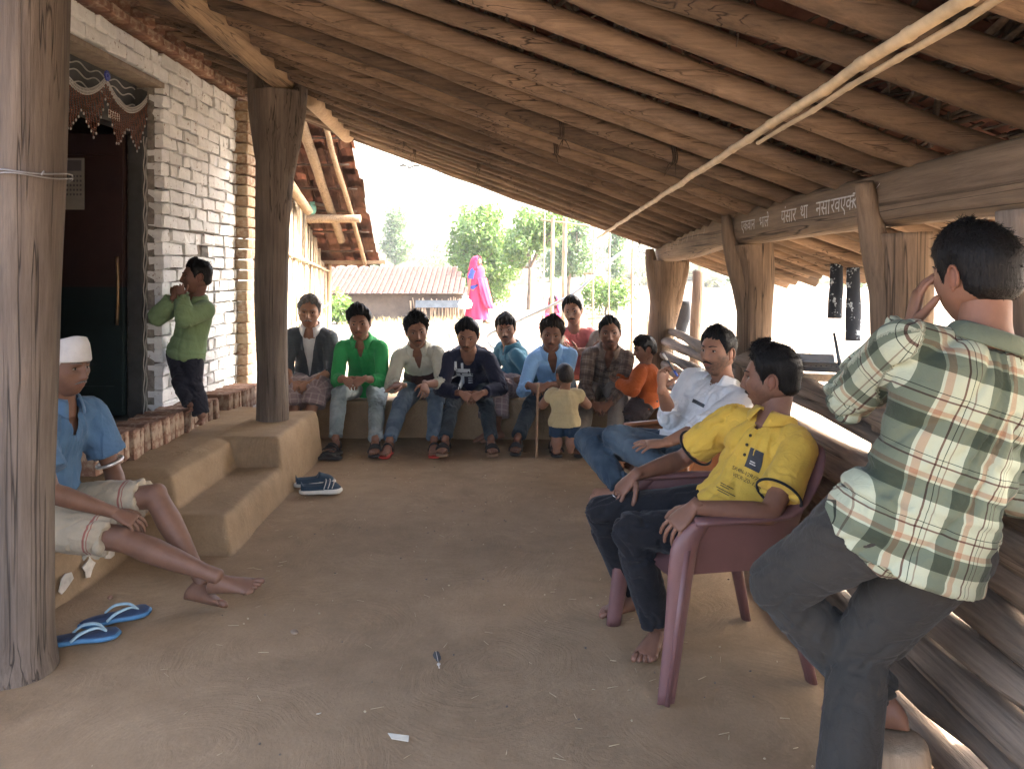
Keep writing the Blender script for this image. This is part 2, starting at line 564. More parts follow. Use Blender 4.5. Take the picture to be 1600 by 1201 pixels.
# mud platform with steps on the left
def plat_h(x, y):
    def bx(x0, x1, y0, y1, z, r=.022, rt=.05):
        n = .02 * fbm(np.stack([x.ravel() * 2.2, y.ravel() * 2.2, x.ravel() * 0], 1), 31, 2).reshape(x.shape)
        d = np.minimum(np.minimum(x - x0, x1 - x), np.minimum(y - y0, y1 - y)) + n
        return z * (.86 * sstep(-r, r, d) + .14 * sstep(-r, rt, d)) * (1 + 0 * n)
    h = bx(-3.2, -1.93, -3.0, 4.02, .275)
    h = np.maximum(h, bx(-3.2, -1.735, 3.98, 6.2, .365, .05, .16))
    h = np.maximum(h, bx(-3.2, -1.43, 3.86, 5.0, .185, .025))
    h = np.maximum(h, bx(-1.9, -1.455, 4.84, 5.80, .368, .02))
    return h
mb = MB()
xs = np.linspace(-2.75, -1.39, 96); ys = np.concatenate([np.linspace(-2.5, 3.0, 60), np.linspace(3.02, 5.95, 200)])
gx, gy = np.meshgrid(xs, ys, indexing='ij')
P = np.stack([gx.ravel(), gy.ravel(), gx.ravel() * 0], 1)
gz = plat_h(gx, gy) + .008 * fbm(P * 4, 33, 3).reshape(gx.shape) - .012
mb.grid(np.stack([gx, gy, gz], 2))
plat = mb.build('mud_platform', MUD)
tag(plat, 'stepped mud platform with rounded edges below the brick doorway', 'platform')
LIME = M_plain('flaked_lime', (.50, .46, .40), .9, .2, 30, .3)
for (x, y, w) in ((-1.915, 3.28, .14), (-1.915, 3.47, .12), (-1.92, 3.66, .10), (-1.92, 3.10, .10)):
    k = 9; mb = MB()
    a = np.linspace(0, 2 * np.pi, k, endpoint=False)
    r = .5 + .5 * rng.random(k)
    V = np.stack([np.full(k, x) + .004 * rng.random(k), y + np.cos(a) * r * w * .5, .075 + np.sin(a) * r * .055], 1)
    V2 = V + np.array([.004, 0, 0])
    mb.add(np.vstack([V, V2]), [tuple(range(k, 2 * k))] + [(i, (i + 1) % k, k + (i + 1) % k, k + i) for i in range(k)])
    mb.build('lime_patch', LIME, plat, smooth=False)

# ------------------------------------------------------------------ brick house
house = empty('brick_house', (-2.35, 5.0, 0), 'whitewashed brick house with an open dark doorway and corbelled eaves', 'house')
def brick_mat(name, kind):
    m, nt, b = nmat(name)
    v = coords(nt)
    o = rnd_obj(nt)
    red = mixc(nt, tex(nt, v, 30, 4, .7), (.145, .072, .048), (.25, .145, .098))
    if kind == 'white':
        w = ramp(nt, o, [(0, (.58, .58, .56)), (.5, (.74, .74, .72)), (1, (.66, .67, .67))])
        w = _scalec(nt, w, mth(nt, 'MULTIPLY_ADD', tex(nt, v, 26, 5, .7), .5))
        w.node.inputs['Scale'].links[0].from_node.inputs[2].default_value = .74
        ad = ND(nt, 'ShaderNodeVectorMath', operation='ADD'); cb = ND(nt, 'ShaderNodeCombineXYZ')
        nt.links.new(mth(nt, 'MULTIPLY', o, 40), cb.inputs[0]); nt.links.new(v, ad.inputs[0]); nt.links.new(cb.outputs[0], ad.inputs[1])
        n = tex(nt, ad.outputs[0], 22, 5, .75)
        flake = ramp(nt, n, [(.60, (0, 0, 0)), (.66, (1, 1, 1))])
        col = mixc(nt, flake, w, mixc(nt, .45, red, (.30, .24, .18)))
        h = mth(nt, 'SUBTRACT', tex(nt, v, 60, 4, .7), mth(nt, 'MULTIPLY', flake, .5))
    elif kind == 'buff':
        w = ramp(nt, o, [(0, (.26, .16, .10)), (.4, (.36, .25, .15)), (.7, (.44, .35, .22)), (1, (.30, .15, .09))])
        w = mixc(nt, ramp(nt, tex(nt, v, 18, 5, .7), [(.45, (0, 0, 0)), (.6, (1, 1, 1))]), w, (.45, .38, .28))
        col = w; h = tex(nt, v, 50, 4, .7)
    else:
        col = mixc(nt, ramp(nt, tex(nt, v, 14, 5, .7), [(.48, (0, 0, 0)), (.62, (1, 1, 1))]), red, (.34, .26, .19))
        k = mth(nt, 'MULTIPLY_ADD', o, .6); k.node.inputs[2].default_value = .7
        col = _scalec(nt, col, k); h = tex(nt, v, 50, 4, .7)
    nt.links.new(col, b.inputs['Base Color'])
    b.inputs['Roughness'].default_value = .9; b.inputs['Specular IOR Level'].default_value = .2
    bump(nt, b, h, .6, .006)
    return m
BW = brick_mat('whitewashed_brick', 'white'); BR = brick_mat('red_brick', 'red'); BB = brick_mat('buff_brick', 'buff')
MORTAR = M_plain('dark_mortar', (.21, .19, .165), .95, .5, 22, .5, .01)

def brick_mesh(name, d, mat, seed, amp=.004):
    """a brick of size d with worn, uneven edges"""
    bm = bmesh.new()
    bmesh.ops.create_cube(bm, size=1)
    for v in bm.verts: v.co = Vector((v.co.x * d[0], v.co.y * d[1], v.co.z * d[2]))
    bmesh.ops.bevel(bm, geom=list(bm.edges), offset=min(d) * .10, segments=1, affect='EDGES')
    r = np.random.default_rng(seed)
    for v in bm.verts: v.co += Vector(tuple((r.random(3) - .5) * 2 * amp))
    me = bpy.data.meshes.new(name); bm.to_mesh(me); bm.free()
    me.materials.append(mat)
    return me
WX = -2.35
# mortar core
mb = MB()
mb.box((WX - .17, (5.172 + 6.76) / 2, 1.64), (.22, 6.76 - 5.172, 2.56))          # right of the door
mb.box((WX - .17, (2.5 + 4.03) / 2, 1.64), (.22, 1.53, 2.56))                   # left of the door
mb.box((WX - .17, (4.03 + 5.172) / 2, 2.80), (.22, 5.172 - 4.03 - .004, .24))
mb.build('wall_core', MORTAR, house, smooth=False)
me_full = [brick_mesh('brick', (.11, .215, .081), BW, 100 + i, .0075) for i in range(4)]
me_half = [brick_mesh('brick', (.11, .103, .081), BW, 120 + i, .0075) for i in range(3)]
def course(y0, y1, z, k, red=None):
    """lay one course along +Y"""
    y = y0 if k % 2 == 0 else y0
    first = True
    while y < y1 - .03:
        half = (first and k % 2) or random.random() < .42
        L = .107 if half else .22
        if y + L > y1 + .05: half = True; L = .107
        me = random.choice(me_half if half else me_full)
        if not (abs(z - 1.53) < .05 and abs(y + L / 2 - 5.87) < .06):       # the one missing brick
            o = inst('brick', me, (WX - .055 + random.uniform(-.012, .009), y + L / 2, z + random.uniform(-.004, .004)),
                     (random.uniform(-.025, .025), random.uniform(-.03, .03), random.uniform(-.03, .03)), house,
                     (1, 1, random.uniform(.93, 1.06)))
        y += L + .004; first = False
z = .47; k = 0
while z < 2.9:
    course(5.172, 6.55, z, k)
    if z > 2.70: course(4.03 - .35, 5.165, z, k)
    z += .0905; k += 1
mb = MB(); r8 = np.random.default_rng(8); z = .47; k = 0        # the courses left of the door, mostly hidden by the post
while z < 2.9:
    y = 2.52 - (.11 if k % 2 else 0)
    while y < 3.80:
        if z < 2.70 or y < 3.55:
            mb.box((WX - .055 + r8.uniform(-.012, .009), y + .1075, z + r8.uniform(-.004, .004)), (.11, .213 + r8.uniform(-.006, .004), .080 + r8.uniform(-.005, .004)), rotz(r8.uniform(-.03, .03)))
        y += .2205
    z += .0905; k += 1
tag(mb.build('brick_courses', BW, house, smooth=False), kind='stuff')
# buff end pillar
me_p = [brick_mesh('pillar_brick', (.20, .215, .079), BB, 140 + i, .004) for i in range(3)]
z = .46
while z < 2.9:
    inst('pillar_brick', random.choice(me_p), (WX - .01 + random.uniform(-.006, .006), 6.665, z), (0, random.uniform(-.02, .02), random.uniform(-.03, .03)), house)
    z += .0905
# lintel board over the door, plaster underside
mb = MB()
mb.box((WX - .125, 4.6, 2.655), (.25, 1.19, .035))
mb.build('lintel', M_plain('raw_lintel', (.25, .20, .15), .9, .3, 14, .4), house, smooth=False)
# corbelled cornice
cor = empty('cornice', (WX, 5, 2.9)); cor.parent = house; cor.location = (0, 0, 2.9)
me_c = [brick_mesh('cornice_brick', (.16, .215, .062), BR, 150 + i, .004) for i in range(3)]
me_d = [brick_mesh('cornice_brick', (.115, .115, .062), BR, 160 + i, .004) for i in range(3)]
y = 3.2
while y < 6.75:
    inst('cornice_brick', random.choice(me_c), (WX - .04, y, 2.925), (0, random.uniform(-.02, .02), random.uniform(-.03, .03)), cor); y += .222
y = 3.2
while y < 6.78:
    inst('cornice_brick', random.choice(me_d), (WX - .01, y, 2.99), (0, 0, R(45) + random.uniform(-.08, .08)), cor); y += .155
y = 3.12
while y < 6.75:
    inst('cornice_brick', random.choice(me_c), (WX + .012, y, 3.055), (random.uniform(-.02, .02), 0, random.uniform(-.03, .03)), cor); y += .222
# brick ledge in front of the wall (bricks on edge)
led = empty('brick_ledge', (WX, 5, .36)); led.parent = house; led.location = (0, 0, .36)
me_l = [brick_mesh('ledge_brick', (.235, .071, .16), BR, 170 + i, .006) for i in range(4)]
y = 3.92
while y < 6.5:
    t = (y - 3.92) / 2.5
    if not (5.55 < y < 5.75):
        inst('ledge_brick', random.choice(me_l), (WX + .115 + random.uniform(-.012, .012), y, .445 - .07 * t + random.uniform(-.006, .006)),
             (random.uniform(-.04, .04), random.uniform(-.03, .03), random.uniform(-.05, .05)), led)
    y += .079
# dark room behind the door
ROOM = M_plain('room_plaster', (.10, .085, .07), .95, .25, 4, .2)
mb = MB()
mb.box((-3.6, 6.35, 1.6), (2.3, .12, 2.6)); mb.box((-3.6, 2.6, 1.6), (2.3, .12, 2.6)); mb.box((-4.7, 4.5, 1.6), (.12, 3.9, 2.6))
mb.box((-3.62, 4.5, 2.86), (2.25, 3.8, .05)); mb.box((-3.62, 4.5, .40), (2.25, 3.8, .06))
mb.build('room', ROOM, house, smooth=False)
# door frame and leaf
FRAME = M_plain('dark_door_paint', (.045, .045, .042), .6, .3, 10, .2)
fr = MB()
fr.box((-2.50, 5.130, 1.50), (.09, .075, 2.22)); fr.box((-2.50, 4.07, 1.50), (.09, .075, 2.22))
fr.box((-2.50, 4.6, 2.36), (.10, .984, .085)); fr.box((-2.52, 4.6, 2.53), (.03, 1.05, .24))
dfr = fr.build('door_frame', FRAME, house, smooth=False)
WHITE_LINE = M_plain('white_line_paint', (.42, .40, .36), .8, .25, 20, .1)
for (xx, yy, ph) in ((-2.451, 5.118, 0), (-2.451, 5.150, 1.2)):
    mb = MB(); t = np.linspace(.45, 2.3, 80)
    mb.tube(np.stack([np.full(80, xx), yy + .010 * np.sin(t * 38 + ph), t], 1), .0045, 5)
    mb.build('painted_line', WHITE_LINE, dfr)
for (z0, ph) in ((2.49, 0), (2.55, 1.4), (2.60, .5)):
    mb = MB(); t = np.linspace(4.1, 5.10, 70)
    mb.tube(np.stack([np.full(70, -2.502), t, z0 + .014 * np.sin(t * 30 + ph)], 1), .0045, 5)
    mb.build('painted_line', WHITE_LINE, dfr)
mb = MB(); mb.box((-2.446, 4.72, 2.362), (.003, .13, .05))
mb.build('sticker', M_plain('sticker_paper', (.62, .60, .52), .7, .15, 40, .05), dfr, smooth=False)
m, nt, b = nmat('door_leaf_paint')
v = coords(nt)
sx = ND(nt, 'ShaderNodeSeparateXYZ'); nt.links.new(v, sx.inputs[0])
up_ = mth(nt, 'GREATER_THAN', sx.outputs[2], 1.30)
c = mixc(nt, up_, (.010, .020, .020), (.040, .018, .014))
c = _scalec(nt, c, mth(nt, 'MULTIPLY_ADD', tex(nt, v, 9, 5, .7), .8)); c.node.inputs['Scale'].links[0].from_node.inputs[2].default_value = .6
nt.links.new(c, b.inputs['Base Color']); b.inputs['Roughness'].default_value = .5
LEAF = m
mb = MB()
mb.box((-2.84, 5.10, 1.38), (.55, .035, 1.86))
for zz in (.62, 1.28, 1.4, 2.2): mb.box((-2.84, 5.078, zz), (.50, .014, .05))
for xx in (-2.60, -3.08): mb.box((xx, 5.078, 1.38), (.05, .016, 1.80))
leaf = mb.build('door_leaf', LEAF, house, smooth=False)
mb = MB(); mb.box((-2.90, 5.068, 1.98), (.155, .004, .34))
mb.box((-2.90, 5.0655, 2.10), (.12, .002, .07), mi=1)
for r_ in range(5):
    for c_ in range(6): mb.box((-2.955 + c_ * .022, 5.0655, 2.03 - r_ * .03), (.012, .002, .014), mi=1)
mb.build('calendar', [M_plain('calendar_paper', (.30, .29, .26), .8, .1, 9, .05), M_plain('calendar_print', (.13, .12, .13), .8, .1, 9, .0)], leaf, smooth=False)
mb = MB(); mb.tube([(-2.60, 5.055, 1.05), (-2.585, 5.04, 1.30), (-2.60, 5.055, 1.50)], .011, 8, sub=4)
mb.build('door_handle', M_plain('worn_brass', (.25, .16, .08), .4, .3, 12, .1, metallic=.7), leaf)

# bead door hanging: its own thing
tor = empty('bead_door_hanging', (-2.43, 4.6, 2.6), 'scalloped bead hanging with white crochet edge over the doorway', 'door hanging')
CRO = M_plain('white_crochet', (.46, .44, .41), .9, .12, 40, .2)
BEAD = M_plain('orange_brown_beads', (.17, .068, .040), .35, .4, 60, .1)
def scal(y):  # hanging curve in three scallops
    t = ((y - 4.08) / .52) % 1.0
    return 2.575 - .13 * math.sin(math.pi * t) ** .8
for off in (0, .017, .034):
    mb = MB(); t = np.linspace(4.08, 5.118, 70)
    mb.tube(np.stack([np.full(70, -2.432), t, np.array([scal(q) - off for q in t])], 1), .0032, 5)
    mb.build('crochet_cord', CRO, tor)
mb = MB()
for q in np.linspace(4.09, 5.11, 74): mb.tube([(-2.431, q, scal(q)), (-2.431, q, scal(q) - .034)], .0026, 4)
mb.build('crochet_rungs', CRO, tor)
for i, q in enumerate(np.linspace(4.10, 5.11, 40)):
    t = ((q - 4.08) / .26) % 1.0
    L = .10 + .16 * abs(t - .5) * 2 * (1 if True else 0)
    L = .09 + .17 * (1 - abs(2 * t - 1))
    z0 = scal(q) - .036
    mb = MB()
    nb_ = int(L / .0145)
    for j in range(nb_): mb.ell((-2.431 + .003 * math.sin(j + i), q, z0 - .007 - j * .0145), (.0058, .0058, .0072), n=6, k=4)
    mb.ell((-2.431, q, z0 - nb_ * .0145 - .008), (.006, .006, .009), n=6, k=4, mi=1)
    mb.build('bead_string', [BEAD, CRO], tor)
mb = MB()
for a in np.linspace(0, 2 * np.pi, 10, endpoint=False): mb.ell((-2.424, 4.60 + .022 * math.cos(a), 2.575 + .022 * math.sin(a)), (.006, .012, .012), n=8, k=5)
mb.ell((-2.42, 4.60, 2.575), (.008, .012, .012), n=8, k=5)
mb.build('blue_rosette', M_plain('blue_bead', (.05, .07, .32), .4, .3, 60, .1), tor)

# ------------------------------------------------------------------ roof over the veranda
def roof_z(x, y):
    return 1.785 + .365 * (1.4 - x) - .04 * (y - 3)
roof = empty('veranda_roof', (0, 3, 2.3), 'sloping roof of dark pole rafters under twigs and clay tiles', 'roof')
ry_list = []
y = .55
while y < 7.15:
    ry_list.append(y); y += random.uniform(.225, .30) if y < 5 else random.uniform(.19, .25)
ry_list.append(7.13)
for i, y in enumerate([-.25, .02, .28] + ry_list):
    k = 26
    x = np.linspace(-2.62, random.uniform(2.05, 2.35), k)
    w = np.stack([x * .9 + i * 17.3, np.full(k, i * 3.1), np.zeros(k)], 1)
    yy = y + .075 * fbm(w, 41, 2) + random.uniform(-.03, .03) * (x / 2.4)
    zz = roof_z(x, y) + .022 * fbm(w * 1.3, 43, 2) - random.uniform(0, .012)
    r0 = random.uniform(.037, .050)
    rr = r0 * (1.12 - .09 * (x + 2.5) / 2.5) * (1 + .20 * fbm(w * 3.5, 44, 2))
    mb = MB()
    mb.tube(np.stack([x, yy, zz], 1), rr, 12, wob=lambda P: .09 * fbm(P * np.array([2.5, 14, 14]), 45, 2))
    o = mb.build('rafter', WOOD_X, roof, origin=(0, y, roof_z(0, y)))
    # rope bindings where a rafter shows them
    if random.random() < .45:
        for xb in random.sample([-.9, -.3, .2, .7, 1.1], 1):
            ii = int(np.argmin(abs(x - xb))); mbb = MB()
            for q in range(3):
                a = np.linspace(0, 2 * np.pi, 13)
                mbb.tube(np.stack([x[ii] + (q - 1) * .010 + .003 * np.sin(a * 2), yy[ii] + (rr[ii] + .005) * np.cos(a), zz[ii] + (rr[ii] + .005) * np.sin(a)], 1), .004, 5)
            for q in range(3):
                x0 = x[ii] + random.uniform(-.02, .02); dx = random.uniform(-.05, .05)
                mbb.tube([(x0, yy[ii], zz[ii] - rr[ii]), (x0 + dx * .5, yy[ii] - .01, zz[ii] - rr[ii] - .02), (x0 + dx, yy[ii] + random.uniform(-.03, .03), zz[ii] - rr[ii] - random.uniform(.03, .07))], [.003, .0025, .001], 4, sub=3)
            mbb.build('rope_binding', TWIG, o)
# twig mat above the rafters
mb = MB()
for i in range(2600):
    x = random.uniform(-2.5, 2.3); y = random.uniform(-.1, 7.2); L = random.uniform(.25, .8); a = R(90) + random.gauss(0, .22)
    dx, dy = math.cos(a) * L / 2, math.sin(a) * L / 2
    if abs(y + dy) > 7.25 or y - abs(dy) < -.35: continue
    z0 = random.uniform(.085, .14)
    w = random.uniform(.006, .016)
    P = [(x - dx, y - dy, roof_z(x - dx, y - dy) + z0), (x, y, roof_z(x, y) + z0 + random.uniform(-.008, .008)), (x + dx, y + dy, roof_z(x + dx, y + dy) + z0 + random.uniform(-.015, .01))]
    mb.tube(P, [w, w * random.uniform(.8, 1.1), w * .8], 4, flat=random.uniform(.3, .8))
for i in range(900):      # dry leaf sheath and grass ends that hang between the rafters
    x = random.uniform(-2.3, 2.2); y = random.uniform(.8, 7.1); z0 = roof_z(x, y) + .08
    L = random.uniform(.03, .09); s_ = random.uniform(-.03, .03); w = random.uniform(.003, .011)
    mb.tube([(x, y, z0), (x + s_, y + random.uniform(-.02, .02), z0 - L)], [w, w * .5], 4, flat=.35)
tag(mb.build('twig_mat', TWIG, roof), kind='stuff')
# clay tiles on top
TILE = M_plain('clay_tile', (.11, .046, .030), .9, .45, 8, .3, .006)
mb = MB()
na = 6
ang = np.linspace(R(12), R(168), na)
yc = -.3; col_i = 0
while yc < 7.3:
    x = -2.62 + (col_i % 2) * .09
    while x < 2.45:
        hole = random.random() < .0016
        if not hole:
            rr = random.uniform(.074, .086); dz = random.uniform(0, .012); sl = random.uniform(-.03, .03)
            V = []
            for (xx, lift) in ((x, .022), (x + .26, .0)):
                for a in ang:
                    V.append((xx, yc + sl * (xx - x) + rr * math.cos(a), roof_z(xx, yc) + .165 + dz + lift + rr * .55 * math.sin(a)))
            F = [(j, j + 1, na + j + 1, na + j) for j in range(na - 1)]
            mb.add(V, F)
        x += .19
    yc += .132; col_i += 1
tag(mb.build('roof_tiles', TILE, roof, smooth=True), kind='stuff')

# left beam (round log) over the two left posts
mb = MB()
k = 30; y = np.linspace(.4, 5.62, k)
mb.tube(np.stack([-1.62 + .02 * np.sin(y * 1.3), y, 2.80 - .02 * (y - 3) + .012 * np.sin(y * 2.1)], 1), .078 + .010 * np.sin(y * 1.7), 16, wob=lambda P: .06 * fbm(P * np.array([9, 1.6, 9]), 47, 3))
tag(mb.build('round_log_beam', M_wood('orange_log_wood', (.12, .078, .044), (.36, .245, .145), 1, 9), origin=(-1.62, 3, 2.8)), 'round log beam resting in the forked post by the house wall', 'beam')
mb = MB()
y = np.linspace(5.66, 7.0, 12)
mb.tube(np.stack([-1.50 + 0 * y, y, 2.69 - .04 * (y - 5.6)], 1), .065, 14, wob=lambda P: .06 * fbm(P * np.array([9, 1.6, 9]), 48, 3))
tag(mb.build('short_log_beam', PALE_Z, origin=(-1.5, 6.3, 2.66)), 'short pale log behind the forked post under the roof', 'beam')

# right beam (hewn, with chalk writing)
mb = MB()
k = 44; y = np.linspace(7.12, .4, k)
bx_ = 1.40 + .025 * np.sin(y * .9); bz_ = 1.665 - .10 * sstep(4.6, 7.1, y) - .012 * np.cos(y * 1.1)
br_ = .100 - .018 * sstep(5.5, 7.1, y) + .012 * sstep(3.0, 1.5, y)
X, Y_ = frames(np.stack([bx_, y, bz_], 1))
aa = np.linspace(0, 2 * np.pi, 24, endpoint=False)
sq = (np.abs(np.cos(aa)) ** 3.4 + np.abs(np.sin(aa)) ** 3.4) ** (-1 / 3.4)
C = np.stack([bx_, y, bz_], 1)
P = C[:, None] + X[:, None] * (np.cos(aa) * sq)[None, :, None] * (br_ * .9)[:, None, None] + Y_[:, None] * (np.sin(aa) * sq)[None, :, None] * br_[:, None, None]
P = P + (P - C[:, None]) * (.07 * fbm((P.reshape(-1, 3)) * np.array([7, 1.2, 7]), 51, 3)).reshape(k, 24)[:, :, None]
mb = MB(); mb.grid(P.transpose(1, 0, 2), close_u=True)
mb.add(P[0], [tuple(range(24))]); mb.add(P[-1], [tuple(range(23, -1, -1))])
beam = mb.build('hewn_beam', WOOD_Y, origin=(1.4, 3, 1.66))
tag(beam, 'thick hewn beam with white chalk writing above the log fence', 'beam')
CHALK = M_plain('white_chalk', (.46, .44, .40), .95, .2, 60, .0)

def text_mesh(body, size):
    cu = bpy.data.curves.new('t', 'FONT'); cu.body = body; cu.size = size
    o = bpy.data.objects.new('t', cu); COL.objects.link(o)
    ev = o.evaluated_get(bpy.context.evaluated_depsgraph_get())
    me = bpy.data.meshes.new_from_object(ev)
    bm = bmesh.new(); bm.from_mesh(me)
    bmesh.ops.triangulate(bm, faces=bm.faces)
    bmesh.ops.subdivide_edges(bm, edges=[e for e in bm.edges if e.calc_length() > size * .25], cuts=1, use_grid_fill=False)
    bmesh.ops.triangulate(bm, faces=bm.faces)
    V = np.array([v.co[:2] for v in bm.verts]) if len(bm.verts) else np.zeros((0, 2)); F = [tuple(v.index for v in f.verts) for f in bm.faces]
    bm.free(); bpy.data.objects.remove(o); bpy.data.meshes.remove(me); bpy.data.curves.remove(cu)
    return V, F

def bvh_of(o):
    w = worldloc(o)
    n = len(o.data.vertices); V = np.zeros(n * 3); o.data.vertices.foreach_get('co', V)
    V = V.reshape(-1, 3) + np.array(w)
    return BVHTree.FromPolygons([Vector(v) for v in V], [tuple(p.vertices) for p in o.data.polygons])

def decal(name, V2, F, center, ux, uy, target, mat, parent, off=.002, slant=0.0):
    """flat print laid on the surface of target: 2-D points placed by axes ux, uy round center, pushed along ux x uy"""
    ux = Vector(ux).normalized(); uy = Vector(uy).normalized(); d = -(ux.cross(uy)).normalized()
    bv = bvh_of(target)
    P = []
    for (a, b_) in V2:
        q = Vector(center) + ux * (a + slant * b_) + uy * b_ - d * .35
        hit = bv.ray_cast(q, d, 1.0)
        P.append(tuple(hit[0] - d * off) if hit[0] is not None else tuple(q + d * .35))
    mb = MB(); mb.add(P, F)
    return mb.build(name, mat, parent, smooth=True)
for (txt, yc_, zc, size, sl) in (('एकवान', 4.33, 1.652, .085, .1), ('भाले', 4.03, 1.655, .085, .1), ('पंसार', 3.72, 1.66, .095, .1), ('था', 3.49, 1.665, .095, .05), ('नसा', 3.32, 1.667, .095, .1), ('रवएक', 3.17, 1.67, .09, .1), ('राया', 2.98, 1.672, .10, .1)):
    V2, F2 = text_mesh(txt, size)
    if len(V2): decal('chalk_word', V2, F2, (1.3, yc_, zc - .02), (0, -1, 0), (0, 0, 1), beam, CHALK, beam, .0025, sl)
for i in range(9):       # scratched chalk strokes on the far end
    yy = 6.5 - i * .17
    q = np.array([(0, 0), (.004, 0), (.014, .055), (.010, .055)])
    decal('chalk_stroke', q, [(0, 1, 2, 3)], (1.3, yy, 1.565 + .011 * i), (0, -1, 0), (0, 0, 1), beam, CHALK, beam, .0025)
q = np.array([(0, .02), (.09, .075), (.092, .08), (0, .025)])
decal('chalk_stroke', q, [(0, 1, 2, 3)], (1.3, 2.86, 1.65), (0, -1, 0), (0, 0, 1), beam, CHALK, beam, .0025)

# bamboo pole slung under the rafters
def bamboo(mb, A, B, r0, r1, pitch=.22, sag=0.0, n=10):
    A = np.array(A, float); B = np.array(B, float); L = np.linalg.norm(B - A); k = int(L / pitch)
    P = []; rr = []
    for i in range(k + 1):
        t = i / k; r = r0 + (r1 - r0) * t
        for (dt, f) in ((-.018, 1.0), (-.006, 1.16), (.006, 1.16), (.018, 1.0)):
            tt = min(max(t + dt * pitch / .22 / L * 1.0, 0), 1)
            P.append(A + (B - A) * tt + np.array([.003 * math.sin(i * 1.7), 0, -sag * math.sin(math.pi * tt) + .003 * math.sin(i * 2.3)])); rr.append(r * f)
    keep = [0] + [i for i in range(1, len(P)) if np.linalg.norm(P[i] - P[i - 1]) > 1e-4]
    mb.tube([P[i] for i in keep], [rr[i] for i in keep], n)
bp = empty('bamboo_pole', (.86, 4, 1.8), 'long pale bamboo pole slung under the rafters', 'pole')
bz = lambda x, y: roof_z(x, y) - .085
mb = MB(); bamboo(mb, (.83, 7.45, bz(.83, 7.45) - .01), (.89, .6, bz(.89, .6)), .012, .0165)
mb.build('main_pole', BAMBOO, bp)
mb = MB(); bamboo(mb, (.88, 2.75, bz(.88, 2.75) - .03), (.93, .6, bz(.93, .6) - .005), .007, .011)
mb.build('second_pole', BAMBOO, bp)

# ------------------------------------------------------------------ posts
def post(name, base, pts, label, mat=WOOD_Z, n=28, prongs=(), seed=0, nk=9, flatten=1.0):
    """pts: list of (x, y, z, radius) going up; prongs: extra horns (list of point lists)"""
    p = np.array([q[:3] for q in pts], float); r = np.array([q[3] for q in pts], float)
    P, rr = catmull(p, r, nk)
    X, Y_ = frames(P, (0, 1, 0))
    mb = MB()
    mb.loft(P, X, Y_, rr, rr * flatten, n, True, lambda Q: .09 * fbm(Q * np.array([5, 5, 1.1]), seed, 3) + .035 * fbm(Q * np.array([30, 30, 1.5]), seed + 3, 2))
    for pr in prongs:
        p = np.array([q[:3] for q in pr], float); r = np.array([q[3] for q in pr], float)
        P, rr = catmull(p, r, 6); X, Y_ = frames(P, (0, 1, 0))
        mb.loft(P, X, Y_, rr, rr * 1.25, 20, True, lambda Q: .08 * fbm(Q * np.array([6, 6, 1.5]), seed + 5, 3))
    o = mb.build(name, mat, origin=base)
    return tag(o, label, 'post')
post1 = post('wooden_post', (-1.72, 2.73, 0), [(-1.755, 2.73, -.05, .150), (-1.752, 2.73, .03, .126), (-1.747, 2.73, .15, .108), (-1.740, 2.73, .6, .101), (-1.728, 2.73, 1.2, .107), (-1.715, 2.73, 1.7, .112), (-1.705, 2.73, 2.3, .118), (-1.69, 2.73, 2.80, .124)],
     'thick weathered wooden post nearest the camera beside the old man', seed=61)
mb = MB()
for q in range(2):
    a = np.linspace(0, 2 * np.pi, 40)
    mb.tube(np.stack([-1.713 + .131 * np.cos(a), 2.73 + .131 * np.sin(a), 1.74 + q * .012 + .006 * np.sin(a * 3 + q)], 1), .0028, 5)
mb.tube([(-1.60, 2.62, 1.745), (-1.585, 2.60, 1.75), (-1.59, 2.595, 1.735)], .003, 5, sub=3)
tag(mb.build('wire_tie', M_plain('dull_wire', (.30, .29, .28), .45, .2, 40, .0, metallic=.8), origin=(-1.7, 2.73, 1.74)), 'twisted wire tied round the nearest wooden post', 'wire')
post('forked_post', (-1.7, 5.42, .36), [(-1.69, 5.42, .30, .115), (-1.69, 5.42, .7, .105), (-1.70, 5.42, 1.2, .112), (-1.69, 5.42, 1.7, .118), (-1.67, 5.42, 2.15, .135), (-1.655, 5.42, 2.45, .165), (-1.65, 5.42, 2.66, .175)],
     'dark forked wooden post standing on the mud platform corner', seed=67,
     prongs=[[(-1.66, 5.42, 1.8, .06), (-1.61, 5.42, 2.15, .085), (-1.53, 5.42, 2.5, .07), (-1.475, 5.42, 2.76, .035)], [(-1.70, 5.42, 1.9, .06), (-1.74, 5.42, 2.25, .08), (-1.79, 5.42, 2.55, .07), (-1.82, 5.42, 2.80, .045)]])
post('forked_post', (1.40, 6.95, 0), [(1.36, 6.95, -.05, .15), (1.35, 6.95, .3, .135), (1.345, 6.95, .75, .115), (1.375, 6.95, 1.1, .125), (1.40, 6.95, 1.32, .15), (1.41, 6.95, 1.49, .165)],
     'stout forked post at the far end of the hewn beam', WOOD_W, seed=71,
     prongs=[[(1.36, 6.95, .8, .06), (1.33, 6.95, 1.15, .085), (1.27, 6.95, 1.42, .06), (1.245, 6.95, 1.60, .035)], [(1.40, 6.95, .85, .06), (1.46, 6.95, 1.15, .085), (1.54, 6.95, 1.42, .06), (1.575, 6.95, 1.58, .03)]])
